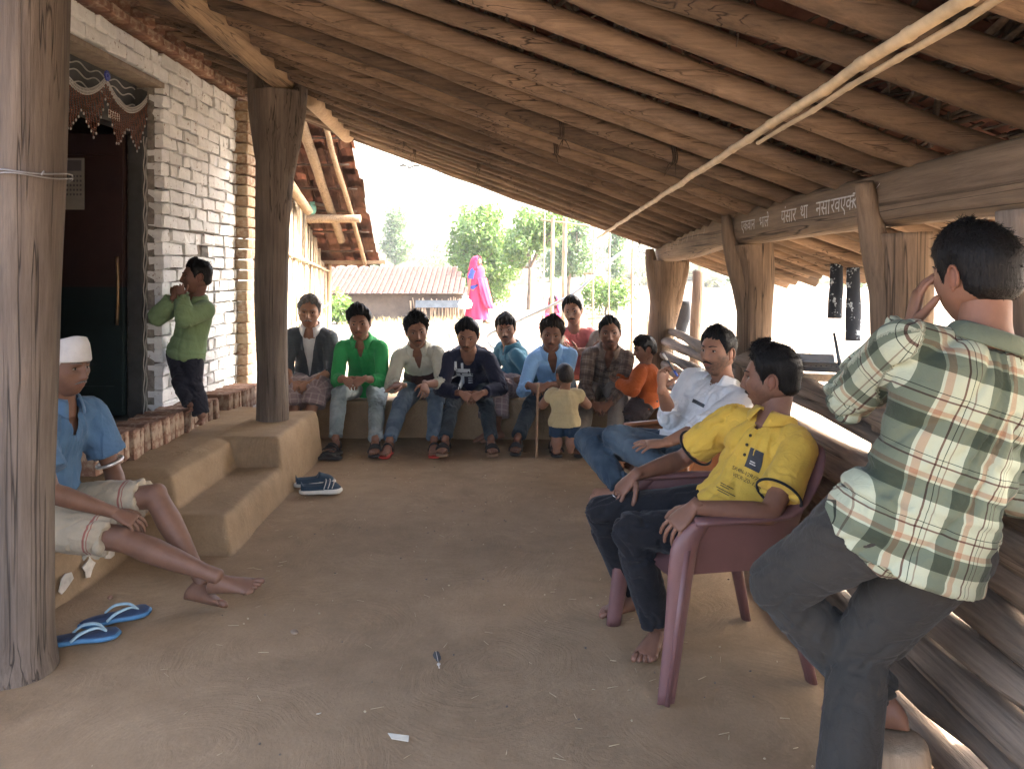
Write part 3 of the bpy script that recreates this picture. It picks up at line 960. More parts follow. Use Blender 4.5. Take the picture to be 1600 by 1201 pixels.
post('forked_post', (1.40, 4.5, 0), [(1.40, 4.5, -.05, .12), (1.40, 4.5, .4, .105), (1.41, 4.5, .8, .098), (1.42, 4.5, 1.15, .100), (1.42, 4.5, 1.40, .115), (1.40, 4.5, 1.57, .125)],
     'forked post carrying the middle of the hewn beam behind the white shirt', WOOD_W, seed=73,
     prongs=[[(1.40, 4.5, .95, .04), (1.375, 4.5, 1.2, .06), (1.31, 4.5, 1.45, .052), (1.272, 4.5, 1.6, .04), (1.255, 4.5, 1.735, .024)]])
post('forked_post', (1.40, 2.82, 0), [(1.43, 2.82, -.05, .11), (1.43, 2.82, .5, .10), (1.43, 2.82, 1.0, .098), (1.43, 2.82, 1.3, .105), (1.42, 2.82, 1.55, .11)],
     'forked post rising in front of the chalk writing', WOOD_W, seed=79,
     prongs=[[(1.42, 2.82, .95, .04), (1.40, 2.82, 1.2, .06), (1.345, 2.82, 1.45, .052), (1.315, 2.82, 1.6, .042), (1.285, 2.80, 1.735, .030)]])
post('wooden_post', (1.42, 2.08, 0), [(1.42, 2.08, -.05, .10), (1.42, 2.08, .6, .09), (1.42, 2.08, 1.2, .085), (1.41, 2.08, 1.58, .09)],
     'post half hidden behind the head of the standing man', seed=83)
post('thin_post', (1.95, 8.1, -.04), [(1.93, 8.1, -.1, .055), (1.93, 8.1, .7, .058), (1.955, 8.1, 1.1, .062), (1.965, 8.1, 1.40, .058)],
     'thin cut post standing outside between the two far posts', WOOD_W, seed=87)

# ------------------------------------------------------------------ log fence along the right
fence = empty('log_fence', (1.38, 4, 0), 'low fence of stacked crooked logs along the right side', 'fence')
def fence_log(y0, y1, z0, z1, r, x_off=0.0, seed=0, wv=.045):
    k = 22
    y = np.linspace(y0, y1, k); t = np.linspace(0, 1, k)
    z = z0 + (z1 - z0) * t + wv * fbm(np.stack([y * 1.2, np.full(k, seed * 3.3), y * 0], 1), seed, 2)
    x = 1.40 - .20 * (1 - np.clip(z / .95, 0, 1)) + x_off + .025 * fbm(np.stack([y * .9, np.full(k, seed * 1.7), y * 0], 1), seed + 2, 2)
    rr = r * (1.15 - .30 * t) * (1 + .38 * fbm(np.stack([y * 2.2, np.full(k, seed * 5.1), y * 0], 1), seed + 4, 2))
    mb = MB()
    mb.tube(np.stack([x, y, z], 1), rr, 14, flat=random.uniform(.6, 1.0), wob=lambda P: .24 * fbm(P * np.array([12, 1.5, 12]), seed + 9, 3))
    mb.build('fence_log', LOG_Y, fence, origin=(float(x[k // 2]), float(y[k // 2]), float(z[k // 2])))
zz = .05; i = 0
while zz < .95:
    fence_log(.5 + random.uniform(-.1, .2), 4.75 + random.uniform(-.3, .2), zz + random.uniform(-.03, .03), zz + random.uniform(-.05, .05), random.uniform(.052, .066), 0, 200 + i)
    zz += .106; i += 1
zz = .05
while zz < .93:
    fence_log(4.35 + random.uniform(-.1, .1), 7.0 + random.uniform(-.1, .15), zz + random.uniform(-.02, .02), zz + random.uniform(-.02, .03), random.uniform(.050, .064), .035, 200 + i, .022)
    zz += .102; i += 1
fence_log(2.2, 3.15, .96, 1.02, .05, .06, 261)
# pale stump the standing man rests a foot on
mb = MB()
mb.loft([(.985, 2.02, -.02), (.985, 2.02, .06), (.985, 2.02, .15), (.985, 2.02, .185), (.985, 2.02, .195)], (1, 0, 0), (0, 1, 0), [.115, .108, .105, .100, .085], [.10, .095, .09, .088, .075], 20, True, lambda P: .10 * fbm(P * 9, 91, 2))
tag(mb.build('wood_stump', PALE_Z, origin=(.985, 2.02, 0)), 'pale low stump under the foot of the standing man', 'stump')
# ------------------------------------------------------------------ neighbour's hut on the left beyond the veranda
hut = empty('neighbour_hut', (-2.5, 9, 0), 'lean-to hut with clay tile roof and split bamboo wall beyond the forked post', 'hut')
def hut_z(y): return 2.92 - .70 * (y - 8.0)
TILE2 = M_plain('worn_clay_tile', (.13, .068, .044), .9, .45, 9, .3, .006, objvar=.4)
bm = bmesh.new()
na = 5; V = []
for x0 in (0, .0):
    pass
vs = []
for (yy, lift) in ((-.15, .02), (.15, 0)):
    for a in np.linspace(R(15), R(165), na): vs.append(bm.verts.new((.085 * math.cos(a), yy, .045 * math.sin(a) + lift)))
for j in range(na - 1): bm.faces.new((vs[j], vs[j + 1], vs[na + j + 1], vs[na + j]))
bmesh.ops.solidify(bm, geom=list(bm.faces), thickness=.012)
me_t = bpy.data.meshes.new('roof_tile'); bm.to_mesh(me_t); bm.free(); me_t.materials.append(TILE2)
sl = math.atan(.70)
nt_ = 0
yr = 7.72
while yr < 10.1:
    x = -1.78 - random.uniform(0, .05)
    while x > -3.3:
        if nt_ < 290:
            inst('roof_tile', me_t, (x, yr, hut_z(yr) + random.uniform(0, .02)), (-sl + random.uniform(-.04, .04), random.uniform(-.06, .06), random.uniform(-.09, .09)), hut); nt_ += 1
        x -= .148
    yr += .165
PALE_Y = M_wood('sunbleached_pole', (.15, .10, .062), (.34, .26, .17), 1, 9, objvar=.2)
def hpole(name, A, B, r, parent, mat=PALE_Y, seed=1, n=10):
    A = np.array(A, float); B = np.array(B, float); t = np.linspace(0, 1, 14)[:, None]
    P = A + (B - A) * t
    L = np.linalg.norm(B - A)
    P += .018 * np.stack([fbm(np.stack([t[:, 0] * L * 1.5, np.full(14, seed * 2.2), t[:, 0] * 0], 1), seed + q, 2) for q in range(3)], 1)
    mb = MB(); mb.tube(P, r * (1.05 - .2 * t[:, 0]), n, wob=lambda Q: .08 * fbm(Q * 8, seed, 2))
    return mb.build(name, mat, parent, origin=tuple((A + B) / 2))
for i, (x, r, y0, y1) in enumerate(((-2.16, .055, 7.75, 9.55), (-1.93, .030, 7.75, 9.95), (-2.62, .05, 7.8, 10.0), (-3.05, .05, 7.8, 10.0))):
    hpole('roof_pole', (x, y0, hut_z(y0) - .07), (x + .03, y1, hut_z(y1) - .07), r, hut, seed=300 + i)
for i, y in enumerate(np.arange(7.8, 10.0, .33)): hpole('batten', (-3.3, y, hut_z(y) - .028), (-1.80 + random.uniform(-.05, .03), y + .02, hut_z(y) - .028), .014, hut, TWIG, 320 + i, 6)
hpole('tie_beam', (-2.75, 9.0, 2.02), (-1.78, 9.02, 2.0), .055, hut, seed=340)
hpole('tie_beam', (-2.75, 8.85, 2.22), (-1.95, 9.3, 2.16), .022, hut, seed=341)
mb = MB(); mb.box((-2.12, 10.05, 1.505), (.95, .25, .045), rotz(.03)); mb.build('eave_plank', PALE_Y, hut, smooth=False)
# wall plate and slanting brace
hpole('brace', (-2.5, 7.6, 2.75), (-2.28, 8.6, 2.05), .06, hut, seed=344)
# split bamboo wall
SLAT = M_plain('split_bamboo', (.30, .235, .155), .75, .35, 14, .25, .004, objvar=.3)
y = 7.9; i = 0
while y < 10.0:
    w = random.uniform(.035, .06); top = min(hut_z(y) - .15, 2.2) + random.uniform(-.06, .06)
    lean = .22 * (9.3 - y) * .3 + random.uniform(-.05, .05)
    mb = MB(); t = np.linspace(0, 1, 6)
    P = np.stack([-2.42 + .012 * np.sin(i * 1.3 + t * 3), y - lean * (1 - t) + .01 * np.sin(t * 5 + i), -.06 + t * (top + .06)], 1)
    X, Y_ = frames(P, (1, 0, 0))
    mb.loft(P, X, Y_, w * .5, .008, 8)
    mb.build('bamboo_slat', SLAT, hut, origin=tuple(P[0])); y += w * 1.02; i += 1
for zz, z2 in ((.75, .98), (1.62, 1.40)):
    hpole('cross_pole', (-2.385, 7.85, zz), (-2.385, 10.0, z2), .017, hut, BAMBOO, 350)
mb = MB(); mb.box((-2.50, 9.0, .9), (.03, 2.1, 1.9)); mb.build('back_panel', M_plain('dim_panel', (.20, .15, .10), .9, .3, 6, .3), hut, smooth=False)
hpole('corner_pole', (-2.42, 7.85, -.1), (-2.36, 7.9, 2.1), .04, hut, PALE_Z, 352)
hpole('corner_pole', (-2.40, 10.02, -.1), (-2.38, 10.02, 1.5), .04, hut, PALE_Z, 353)
# a steel lid on the tie beam
mb = MB(); mb.ell((-2.34, 9.0, 2.12), (.05, .05, .07), n=14, k=8); mb.tube([(-2.34, 9.0, 2.17), (-2.34, 9.0, 2.205)], .03, 12)
tag(mb.build('green_bottle', M_plain('pale_green_plastic', (.18, .42, .33), .3, .1, 10, 0), origin=(-2.34, 9, 2.05)), 'small pale green bottle resting on the hut tie beam', 'bottle')

# ------------------------------------------------------------------ far hut with tile roof
fh = empty('far_hut', (-2.8, 24, -.2), 'distant low hut with brown tile roof beside the trees', 'hut')
mb = MB()
x0, x1 = -6.4, -1.35
yr = 22.6; zr = .66
rows = 15
for r_ in range(rows):
    yv = yr + r_ * .15; zv = zr + r_ * .052
    x = x0
    while x < x1 - r_ * .035:
        w = .16
        a = np.linspace(R(10), R(170), 4)
        V = [(x + w / 2 + w * .56 * math.cos(q), yy, zz + .05 * math.sin(q) + random.uniform(0, .012)) for (yy, zz) in ((yv - .03, zv), (yv + .19, zv + .068)) for q in a]
        mb.add(V, [(j, j + 1, 4 + j + 1, 4 + j) for j in range(3)])
        x += w
tag(mb.build('roof_tiles', M_plain('far_clay_tile', (.070, .036, .026), .9, .5, 7, .2), fh, smooth=False), kind='stuff')
mb = MB(); mb.box((-3.9, 24.3, .20), (4.9, 2.6, .95)); mb.build('wall', M_plain('far_mud_wall', (.12, .09, .065), .95, .3, 3, .2), fh, smooth=False)
for i in range(26):
    xx = -3.0 + i * .062 + random.uniform(-.015, .015); l = random.uniform(-.12, .12)
    mb = MB(); mb.tube([(xx, 22.82, -.25), (xx + l, 22.72, .52 + random.uniform(-.1, .1))], .018, 5); mb.build('stick', PALE_Z, fh)
mb = MB(); mb.box((-2.2, 22.70, .38), (1.3, .02, .22), rotx(-.15)); mb.build('tarp', M_plain('grey_tarp', (.12, .14, .15), .6, .3, 6, .3), fh, smooth=False)
mb = MB(); mb.box((-5.0, 20.5, .42), (.5, .5, .12), rotz(.3)); mb.tube([(-5, 20.5, -.1), (-5, 20.5, .4)], .05, 8)
tag(mb.build('blue_tarp_stand', M_plain('pale_blue_tarp', (.35, .55, .65), .6, .2, 9, .1), smooth=False, origin=(-5, 20.5, -.1)), 'pale blue cover on a stand in front of the far hut', 'stand')

# ------------------------------------------------------------------ trees and shrubs
def leaf_mat(name, c):
    m, nt, b = nmat(name)
    g = ND(nt, 'ShaderNodeNewGeometry')
    col = ramp(nt, g.outputs['Random Per Island'], [(0, tuple(x * .6 for x in c)), (.5, c), (1, (c[0] * 1.5, c[1] * 1.25, c[2] * 1.1))])
    nt.links.new(col, b.inputs['Base Color']); b.inputs['Roughness'].default_value = .5
    tr = ND(nt, 'ShaderNodeBsdfTranslucent'); nt.links.new(col, tr.inputs['Color'])
    mx = ND(nt, 'ShaderNodeMixShader'); mx.inputs[0].default_value = .3
    nt.links.new(b.outputs[0], mx.inputs[1]); nt.links.new(tr.outputs[0], mx.inputs[2])
    nt.links.new(mx.outputs[0], nt.nodes['Material Output'].inputs['Surface'])
    return m
LEAFA = leaf_mat('bright_leaf', (.13, .235, .055)); LEAFB = leaf_mat('deep_leaf', (.10, .18, .07))
BARK = M_wood('bark', (.10, .075, .05), (.26, .20, .14), 2, 8)
def tree(name, base, h, blobs, nl, leaf, label, trunk_r=.12, lm=LEAFA, cat='tree', seed=0, group=None):
    r = np.random.default_rng(seed)
    base = np.array(base, float)
    root = empty(name, tuple(base), label, cat, group)
    mb = MB()
    fork = base + np.array([.05, 0, h * .42])
    mb.tube([base - np.array([0, 0, .2]), base + np.array([.03, 0, h * .2]), fork], [trunk_r, trunk_r * .8, trunk_r * .65], 10, sub=4)
    for (c, rad) in blobs:
        c = base + np.array(c); mid = (fork + c) / 2 + r.normal(0, .12, 3)
        mb.tube([fork, mid, c], [trunk_r * .5, trunk_r * .3, trunk_r * .08], 7, sub=4)
        for q in range(3):
            e = c + r.normal(0, .5, 3) * np.array(rad); mb.tube([mid, (mid + e) / 2 + r.normal(0, .06, 3), e], [trunk_r * .22, trunk_r * .14, trunk_r * .04], 5, sub=2)
    mb.build('trunk', BARK, root)
    tot = sum(np.prod(rad) ** (2 / 3) for c, rad in blobs)
    Vs = []; F = []
    n0 = 0
    for (c, rad) in blobs:
        k = int(nl * np.prod(rad) ** (2 / 3) / tot)
        d = r.normal(0, 1, (k, 3)); d /= np.linalg.norm(d, axis=1)[:, None]
        rr = r.random(k) ** .38
        P = base + np.array(c) + d * rr[:, None] * np.array(rad) * (1 + .35 * fbm(d * 2.2 + seed, seed, 2))[:, None]
        keep = fbm(P * (2.0 / max(rad)) * 1.2, seed + 5, 2) > -.22
        P = P[keep]; k = len(P)
        a = r.normal(0, 1, (k, 3)); a[:, 2] -= .5; a /= np.linalg.norm(a, axis=1)[:, None]
        b_ = np.cross(a, r.normal(0, 1, (k, 3))); b_ /= np.linalg.norm(b_, axis=1)[:, None]
        s = leaf * (.6 + .8 * r.random(k))[:, None]
        q = np.stack([P - a * s, P + b_ * s * .42, P + a * s, P - b_ * s * .42], 1)
        Vs.append(q.reshape(-1, 3))
        F += [(n0 + 4 * i, n0 + 4 * i + 1, n0 + 4 * i + 2, n0 + 4 * i + 3) for i in range(k)]; n0 += 4 * k
    mb = MB(); mb.add(np.concatenate(Vs), F)
    mb.build('crown', lm, root, smooth=False)
    return root
def gz_(x, y): return float(ground_h(np.array([float(x)]), np.array([float(y)]))[0])
def tb(px, Y): x = (px - 800) * Y / 1200; return (x, Y, gz_(x, Y) - .05)
tree('leafy_tree', tb(752, 27), 3.8, [((-.2, 0, 2.9), (.95, .95, .8)), ((-.55, .1, 2.2), (.8, .8, .7)), ((.45, -.1, 2.3), (.85, .8, .75)), ((-.1, -.2, 1.5), (1.0, .9, .7)), ((.75, 0, 1.5), (.7, .7, .6)), ((.25, 0, 3.3), (.55, .55, .5)), ((.5, 0, .8), (.6, .6, .6))], 11000, .085, 'full bright green tree behind the woman in pink', .13, LEAFA, seed=1)
tree('bare_stem_tree', tb(826, 25), 3.4, [((-.1, 0, 2.2), (.75, .7, .6)), ((.5, .1, 2.5), (.7, .6, .55)), ((.95, 0, 2.9), (.6, .6, .45)), ((.1, 0, 2.9), (.6, .6, .5)), ((-.45, 0, 1.7), (.45, .45, .4))], 6000, .08, 'open green tree on a bare stem behind the thin poles', .10, LEAFA, seed=2)
tree('leafy_tree', tb(888, 34), 3.6, [((0, 0, 2.6), (1.0, .9, .9)), ((.4, 0, 1.7), (.9, .9, .8)), ((-.5, 0, 1.6), (.7, .8, .8)), ((.4, 0, 3.2), (.6, .6, .5))], 6000, .10, 'darker green tree seen through the thin poles', .12, LEAFB, seed=3)
tree('slim_tree', tb(617, 60), 6.0, [((0, 0, 4.5), (1.0, 1, 1.6)), ((.3, 0, 2.6), (1.1, 1, 1.2)), ((-.5, 0, 3.0), (.8, .8, 1.0))], 3500, .16, 'small far tree on the slope above the tile roof', .14, LEAFB, seed=4)
tree('leafy_shrub', tb(945, 22), 1.2, [((0, 0, .5), (.7, .5, .45)), ((.35, 0, .7), (.5, .45, .45)), ((-.3, 0, .75), (.4, .4, .45))], 3000, .065, 'round green shrub behind the plaid shirted man', .04, LEAFA, 'shrub', 5)
tree('slim_tree', tb(962, 38), 3.6, [((0, 0, 2.4), (.5, .5, .7)), ((.2, 0, 3.2), (.45, .4, .5)), ((.1, 0, 1.4), (.4, .4, .5))], 1800, .10, 'slender small tree by the slanting grey pipe', .06, LEAFB, seed=6)
tree('leafy_shrub', tb(525, 19), 1.0, [((0, 0, .5), (.45, .4, .4)), ((.25, 0, .35), (.35, .3, .3))], 1500, .06, 'green shrub at the corner of the bamboo wall', .03, LEAFA, 'shrub', 7)
for i, (px, Y, s) in enumerate(((705, 30, 1.3), (645, 46, 1.5), (1255, 60, 1.5), (1330, 48, 1.2), (1180, 75, 2.2), (1130, 55, 1.4), (680, 75, 2.4), (580, 70, 1.8), (1390, 70, 2.0), (995, 70, 2.0), (920, 80, 2.6), (1095, 90, 2.4), (1290, 95, 2.6))):
    tree('field_bush', tb(px, Y), s, [((0, 0, s * .5), (s * .7, s * .6, s * .5)), ((s * .4, 0, s * .35), (s * .5, s * .5, s * .35))], 900, .05 * s + .04,
         ['low bush right of the big tree trunk', 'bush on the slope left of the bright tree', 'bush on the pale slope under the hewn beam', 'bush right behind the hanging jeans', 'far bush between the two forked posts',
          'bush beyond the thin cut post', 'far bush on the hillside above the tile roof', 'far bush next to the hut eave', 'far bush behind the grey sheet', 'far bush behind the slender tree', 'far bush behind the pole frame', 'farthest bush beside the thin post', 'farthest bush above the hanging jeans'][i], .05, LEAFB, 'bush', 20 + i, 'bushes scattered over the slope')
# scrub over the slopes
mb = MB(); r = np.random.default_rng(31); Vs = []; F = []; n0 = 0
hb = BVHTree.FromPolygons([v.co.copy() for v in bpy.data.objects['hill'].data.vertices], [tuple(p.vertices) for p in bpy.data.objects['hill'].data.polygons])
for i in range(560):
    y = r.uniform(50, 235); x = r.uniform(-.28, .75) * y * .95
    if vnoise(np.array([[x * .05, y * .05, 1.]]), 9)[0] < -.25: continue
    hit = hb.ray_cast(Vector((x, y, 200)), Vector((0, 0, -1)))
    z = max(hit[0].z if hit[0] else -9, gz_(x, y)) ; s = r.uniform(.5, 1.5) * (1 + y / 160)
    k = 34; d = r.normal(0, 1, (k, 3)); d /= np.linalg.norm(d, axis=1)[:, None]; d[:, 2] = abs(d[:, 2])
    P = np.array([x, y, z]) + d * s * np.array([.9, .9, .75]) * (r.random(k) ** .4)[:, None]
    a = r.normal(0, 1, (k, 3)); a /= np.linalg.norm(a, axis=1)[:, None]; b_ = np.cross(a, r.normal(0, 1, (k, 3))); b_ /= np.linalg.norm(b_, axis=1)[:, None]
    q = np.stack([P - a * s * .28, P + b_ * s * .16, P + a * s * .28, P - b_ * s * .16], 1); Vs.append(q.reshape(-1, 3)); F += [(n0 + 4 * j, n0 + 4 * j + 1, n0 + 4 * j + 2, n0 + 4 * j + 3) for j in range(k)]; n0 += 4 * k
mb.add(np.concatenate(Vs), F)
tag(mb.build('hillside_scrub', leaf_mat('dry_scrub_leaf', (.17, .19, .12)), smooth=False), 'pale green scrub scattered over the far slopes', 'scrub', kind='stuff')
# dry grass
mb = MB(); r = np.random.default_rng(77)
for i in range(5200):
    x = r.uniform(-5.5, 5); y = r.uniform(11, 24)
    if r.random() > .25 + .75 * (vnoise(np.array([[x * .8, y * .8, 3.]]), 5)[0] > .1): continue
    if x > 2.5 and r.random() > .4: continue
    z = gz_(x, y) - .01; h = r.uniform(.06, .22); a = r.uniform(0, 6.28); w = .012
    d = np.array([math.cos(a), math.sin(a), 0])
    p = np.array([x, y, z]); mb.add([p - d * w, p + d * w, p + np.array([r.normal(0, .05), r.normal(0, .05), h])], [(0, 1, 2)])
tag(mb.build('dry_grass', M_plain('dry_grass_blades', (.42, .36, .18), .9, .3, 3, 0), smooth=False), 'tufts of dry yellow grass over the sunlit yard', 'grass', kind='stuff')
# ------------------------------------------------------------------ pole frame and pipe in the yard
pf = empty('pole_frame', (1.0, 9.5, 0), 'open frame of thin upright poles standing in the sunny yard', 'frame')
for i, (px, Y, top, r_) in enumerate(((848, 9.5, 330, .012), (861, 9.3, 340, .024), (880, 10.2, 340, .034), (925, 9.8, 358, .014), (950, 9.4, 360, .012), (986, 10.0, 372, .018), (1011, 9.4, 375, .010))):
    x = (px - 800) * Y / 1200; zt = CAMZ - (top - 420) * Y / 1200
    mb = MB(); bamboo(mb, (x, Y, -.1), (x + .02, Y, zt), r_, r_ * .85, .4, 0, 8); mb.build('upright_pole', PALE_Z if i % 2 else BAMBOO, pf)
for (a, b_) in (((.35, 9.4, 2.02), (1.75, 9.9, 1.88)), ((.95, 9.6, .80), (1.75, 9.8, .82)), ((.9, 9.6, 1.36), (1.2, 9.45, 1.37))):
    mb = MB(); mb.tube([a, b_], .012, 7); mb.build('cross_rail', BAMBOO, pf)
mb = MB()
hp = [U(988, 384, 8.6), U(950, 410, 8.6), U(905, 452, 8.6), U(868, 474, 8.7), U(825, 494, 8.9), U(790, 510, 9.0), U(766, 521, 9.1), U(762, 530, 9.1), U(768, 540, 9.0), U(785, 552, 8.8)]
mb.tube(hp, .017, 8, sub=5)
tag(mb.build('grey_pipe', M_plain('grey_plastic_pipe', (.30, .32, .33), .5, .15, 9, 0), origin=tuple(hp[0])), 'grey pipe slanting down across the yard behind the seated men', 'pipe')
# white water pot beside, low logs in the yard
mb = MB(); mb.loft([(.36, 12.4, -.05), (.36, 12.4, .1), (.36, 12.4, .22), (.36, 12.4, .3), (.36, 12.4, .33)], (1, 0, 0), (0, 1, 0), [.10, .17, .15, .07, .09], [.10, .17, .15, .07, .09], 18)
tag(mb.build('steel_pot', M_plain('dull_steel', (.5, .52, .54), .35, .1, 9, 0, metallic=.8), origin=(.36, 12.4, 0)), 'round metal water pot in the yard behind the pole', 'pot')
for i, (a, b_, lb) in enumerate((((-.6, 13.2, .03), (.5, 13.6, .05), 'log lying in the yard left of the metal pot'), ((.2, 12.0, .03), (1.1, 12.9, .05), 'log lying in the yard in front of the metal pot'))):
    mb = MB(); mb.tube([a, ((a[0] + b_[0]) / 2, (a[1] + b_[1]) / 2, .06), b_], [.05, .045, .04], 9, sub=4, wob=lambda P: .1 * fbm(P * 7, 5, 2))
    tag(mb.build('yard_log', PALE_Y, origin=a), lb, 'log', 'logs lying in the yard')
# bird
mb = MB()
mb.ell(U(640, 262, 24), (.05, .16, .045), roty(.3)); c = U(640, 262, 24)
for s_ in (-1, 1):
    mb.add([(c.x, c.y - .06, c.z), (c.x + s_ * .20, c.y - .02, c.z + .10), (c.x + s_ * .42, c.y + .1, c.z + .04), (c.x + s_ * .18, c.y + .10, c.z + .06), (c.x, c.y + .08, c.z)], [(0, 1, 3, 4), (1, 2, 3)])
tag(mb.build('bird', M_plain('dark_feathers', (.04, .045, .05), .7, .2, 20, 0), origin=tuple(c)), 'dark bird flying above the tile roof', 'bird')

# ------------------------------------------------------------------ things hung on the right
def denim_print(nt, cu, base):
    v = coords(nt)
    return mixc(nt, ramp(nt, tex(nt, v, 14, 4, .7), [(.56, (0, 0, 0)), (.62, (1, 1, 1))]), base, (.45, .55, .62))
JDARK = M_cloth('faded_black_denim', (.020, .026, .036), pattern=denim_print)
for i, (px0, px1, py0, py1, Y, lb) in enumerate(((1297, 1318, 412, 497, 4.75, 'shorter dark leg of the jeans hung from the eave'), (1322, 1345, 418, 532, 4.65, 'longer dark jeans leg hung from the eave pole'))):
    A = U((px0 + px1) / 2, py0, Y); B = U((px0 + px1) / 2 - 4 * (1 - i), py1, Y); w = (px1 - px0) * Y / 1200 / 2
    t = np.linspace(0, 1, 20)[:, None]; P = np.array(A) + (np.array(B) - np.array(A)) * t
    mb = MB(); mb.loft(P, (1, 0, 0), (0, 1, 0), w * (.85 + .25 * t[:, 0]), .028, 20, True, lambda Q: .22 * fbm(Q * np.array([16, 9, 7]), 5 + i, 2))
    tag(mb.build('hung_trousers', JDARK, origin=tuple(A)), lb, 'trousers', 'dark jeans hung from the eave')
mb = MB()
A = U(1398, 402, 4.2); nn, mm = 18, 20
gx, gv = np.meshgrid(np.linspace(-.10, .12, nn), np.linspace(0, 1, mm), indexing='ij')
P = np.stack([A.x + gx * (1 - .12 * gv) - .03 * gv, A.y + .022 * np.sin(gx * 55 + gv * 2) + .02 * np.sin(gv * 5), A.z - .37 * gv], 2)
mb.grid(P); mb.grid((P + np.array([0, .008, 0]))[::-1])
tag(mb.build('grey_sheet', M_cloth('grey_sheet_cloth', (.20, .20, .195)), origin=tuple(A)), 'grey cloth hanging behind the forked post with the jeans', 'cloth')
mb = MB(); hang = [(2.18, 6.4, 1.37), (2.2, 5.3, 1.40), (2.2, 4.3, 1.44), (2.2, 3.0, 1.47)]
mb.tube(hang, .013, 7, sub=4, wob=lambda P: .1 * fbm(P * 9, 3, 2))
tag(mb.build('eave_pole', PALE_Y, origin=hang[0]), 'thin pole along the eave the jeans hang from', 'pole')
A = U(1070, 470, 7.25); mb = MB(); t = np.linspace(0, 1, 12)[:, None]
mb.loft(np.array(A) + np.array([0, 0, -.36]) * t + np.array([-.04, 0, 0]) * t, (1, 0, 0), (0, 1, 0), .05 + .02 * np.sin(t[:, 0] * 4), .03, 14, True, lambda Q: .2 * fbm(Q * np.array([18, 9, 5]), 9, 2))
tag(mb.build('dark_cloth', M_cloth('charcoal_cloth', (.05, .055, .065)), origin=tuple(A)), 'charcoal cloth hung behind the far forked post', 'cloth')
# router on top of the fence
rt = empty('black_router', (1.43, 3.55, .98), 'flat dark router with upright antenna on the log fence', 'router')
BLK = M_plain('black_plastic', (.035, .04, .045), .35, .2, 20, 0); GRY = M_plain('grey_plastic', (.16, .18, .20), .35, .2, 20, 0)
c0 = U(1284, 573, 3.6); rm = rotz(-.35) @ rotx(.08)
mb = MB(); mb.box(tuple(c0), (.19, .13, .022), rm)
for i in range(7): mb.box(tuple(np.array(c0) + rm @ np.array([-.07 + i * .022, 0, .0125])), (.008, .09, .004), rm)
mb.build('case', BLK, rt, smooth=False)
mb = MB(); mb.box(tuple(np.array(c0) + rm @ np.array([-.03, .03, .035])), (.17, .10, .008), rm @ rotx(.15)); mb.build('lid', GRY, rt, smooth=False)
a0 = U(1312, 573, 3.58); a1 = U(1303, 520, 3.58)
mb = MB(); mb.tube([a0, a0 + Vector((.0, 0, .02)), a1], [.011, .010, .006], 8); mb.build('antenna', BLK, rt)
mb = MB(); c1 = U(1290, 590, 3.62); mb.box(tuple(c1), (.26, .05, .03), rotz(-.3)); tag(mb.build('pale_plank', PALE_Y, smooth=False, origin=tuple(c1)), 'short pale plank under the router on the fence', 'plank')

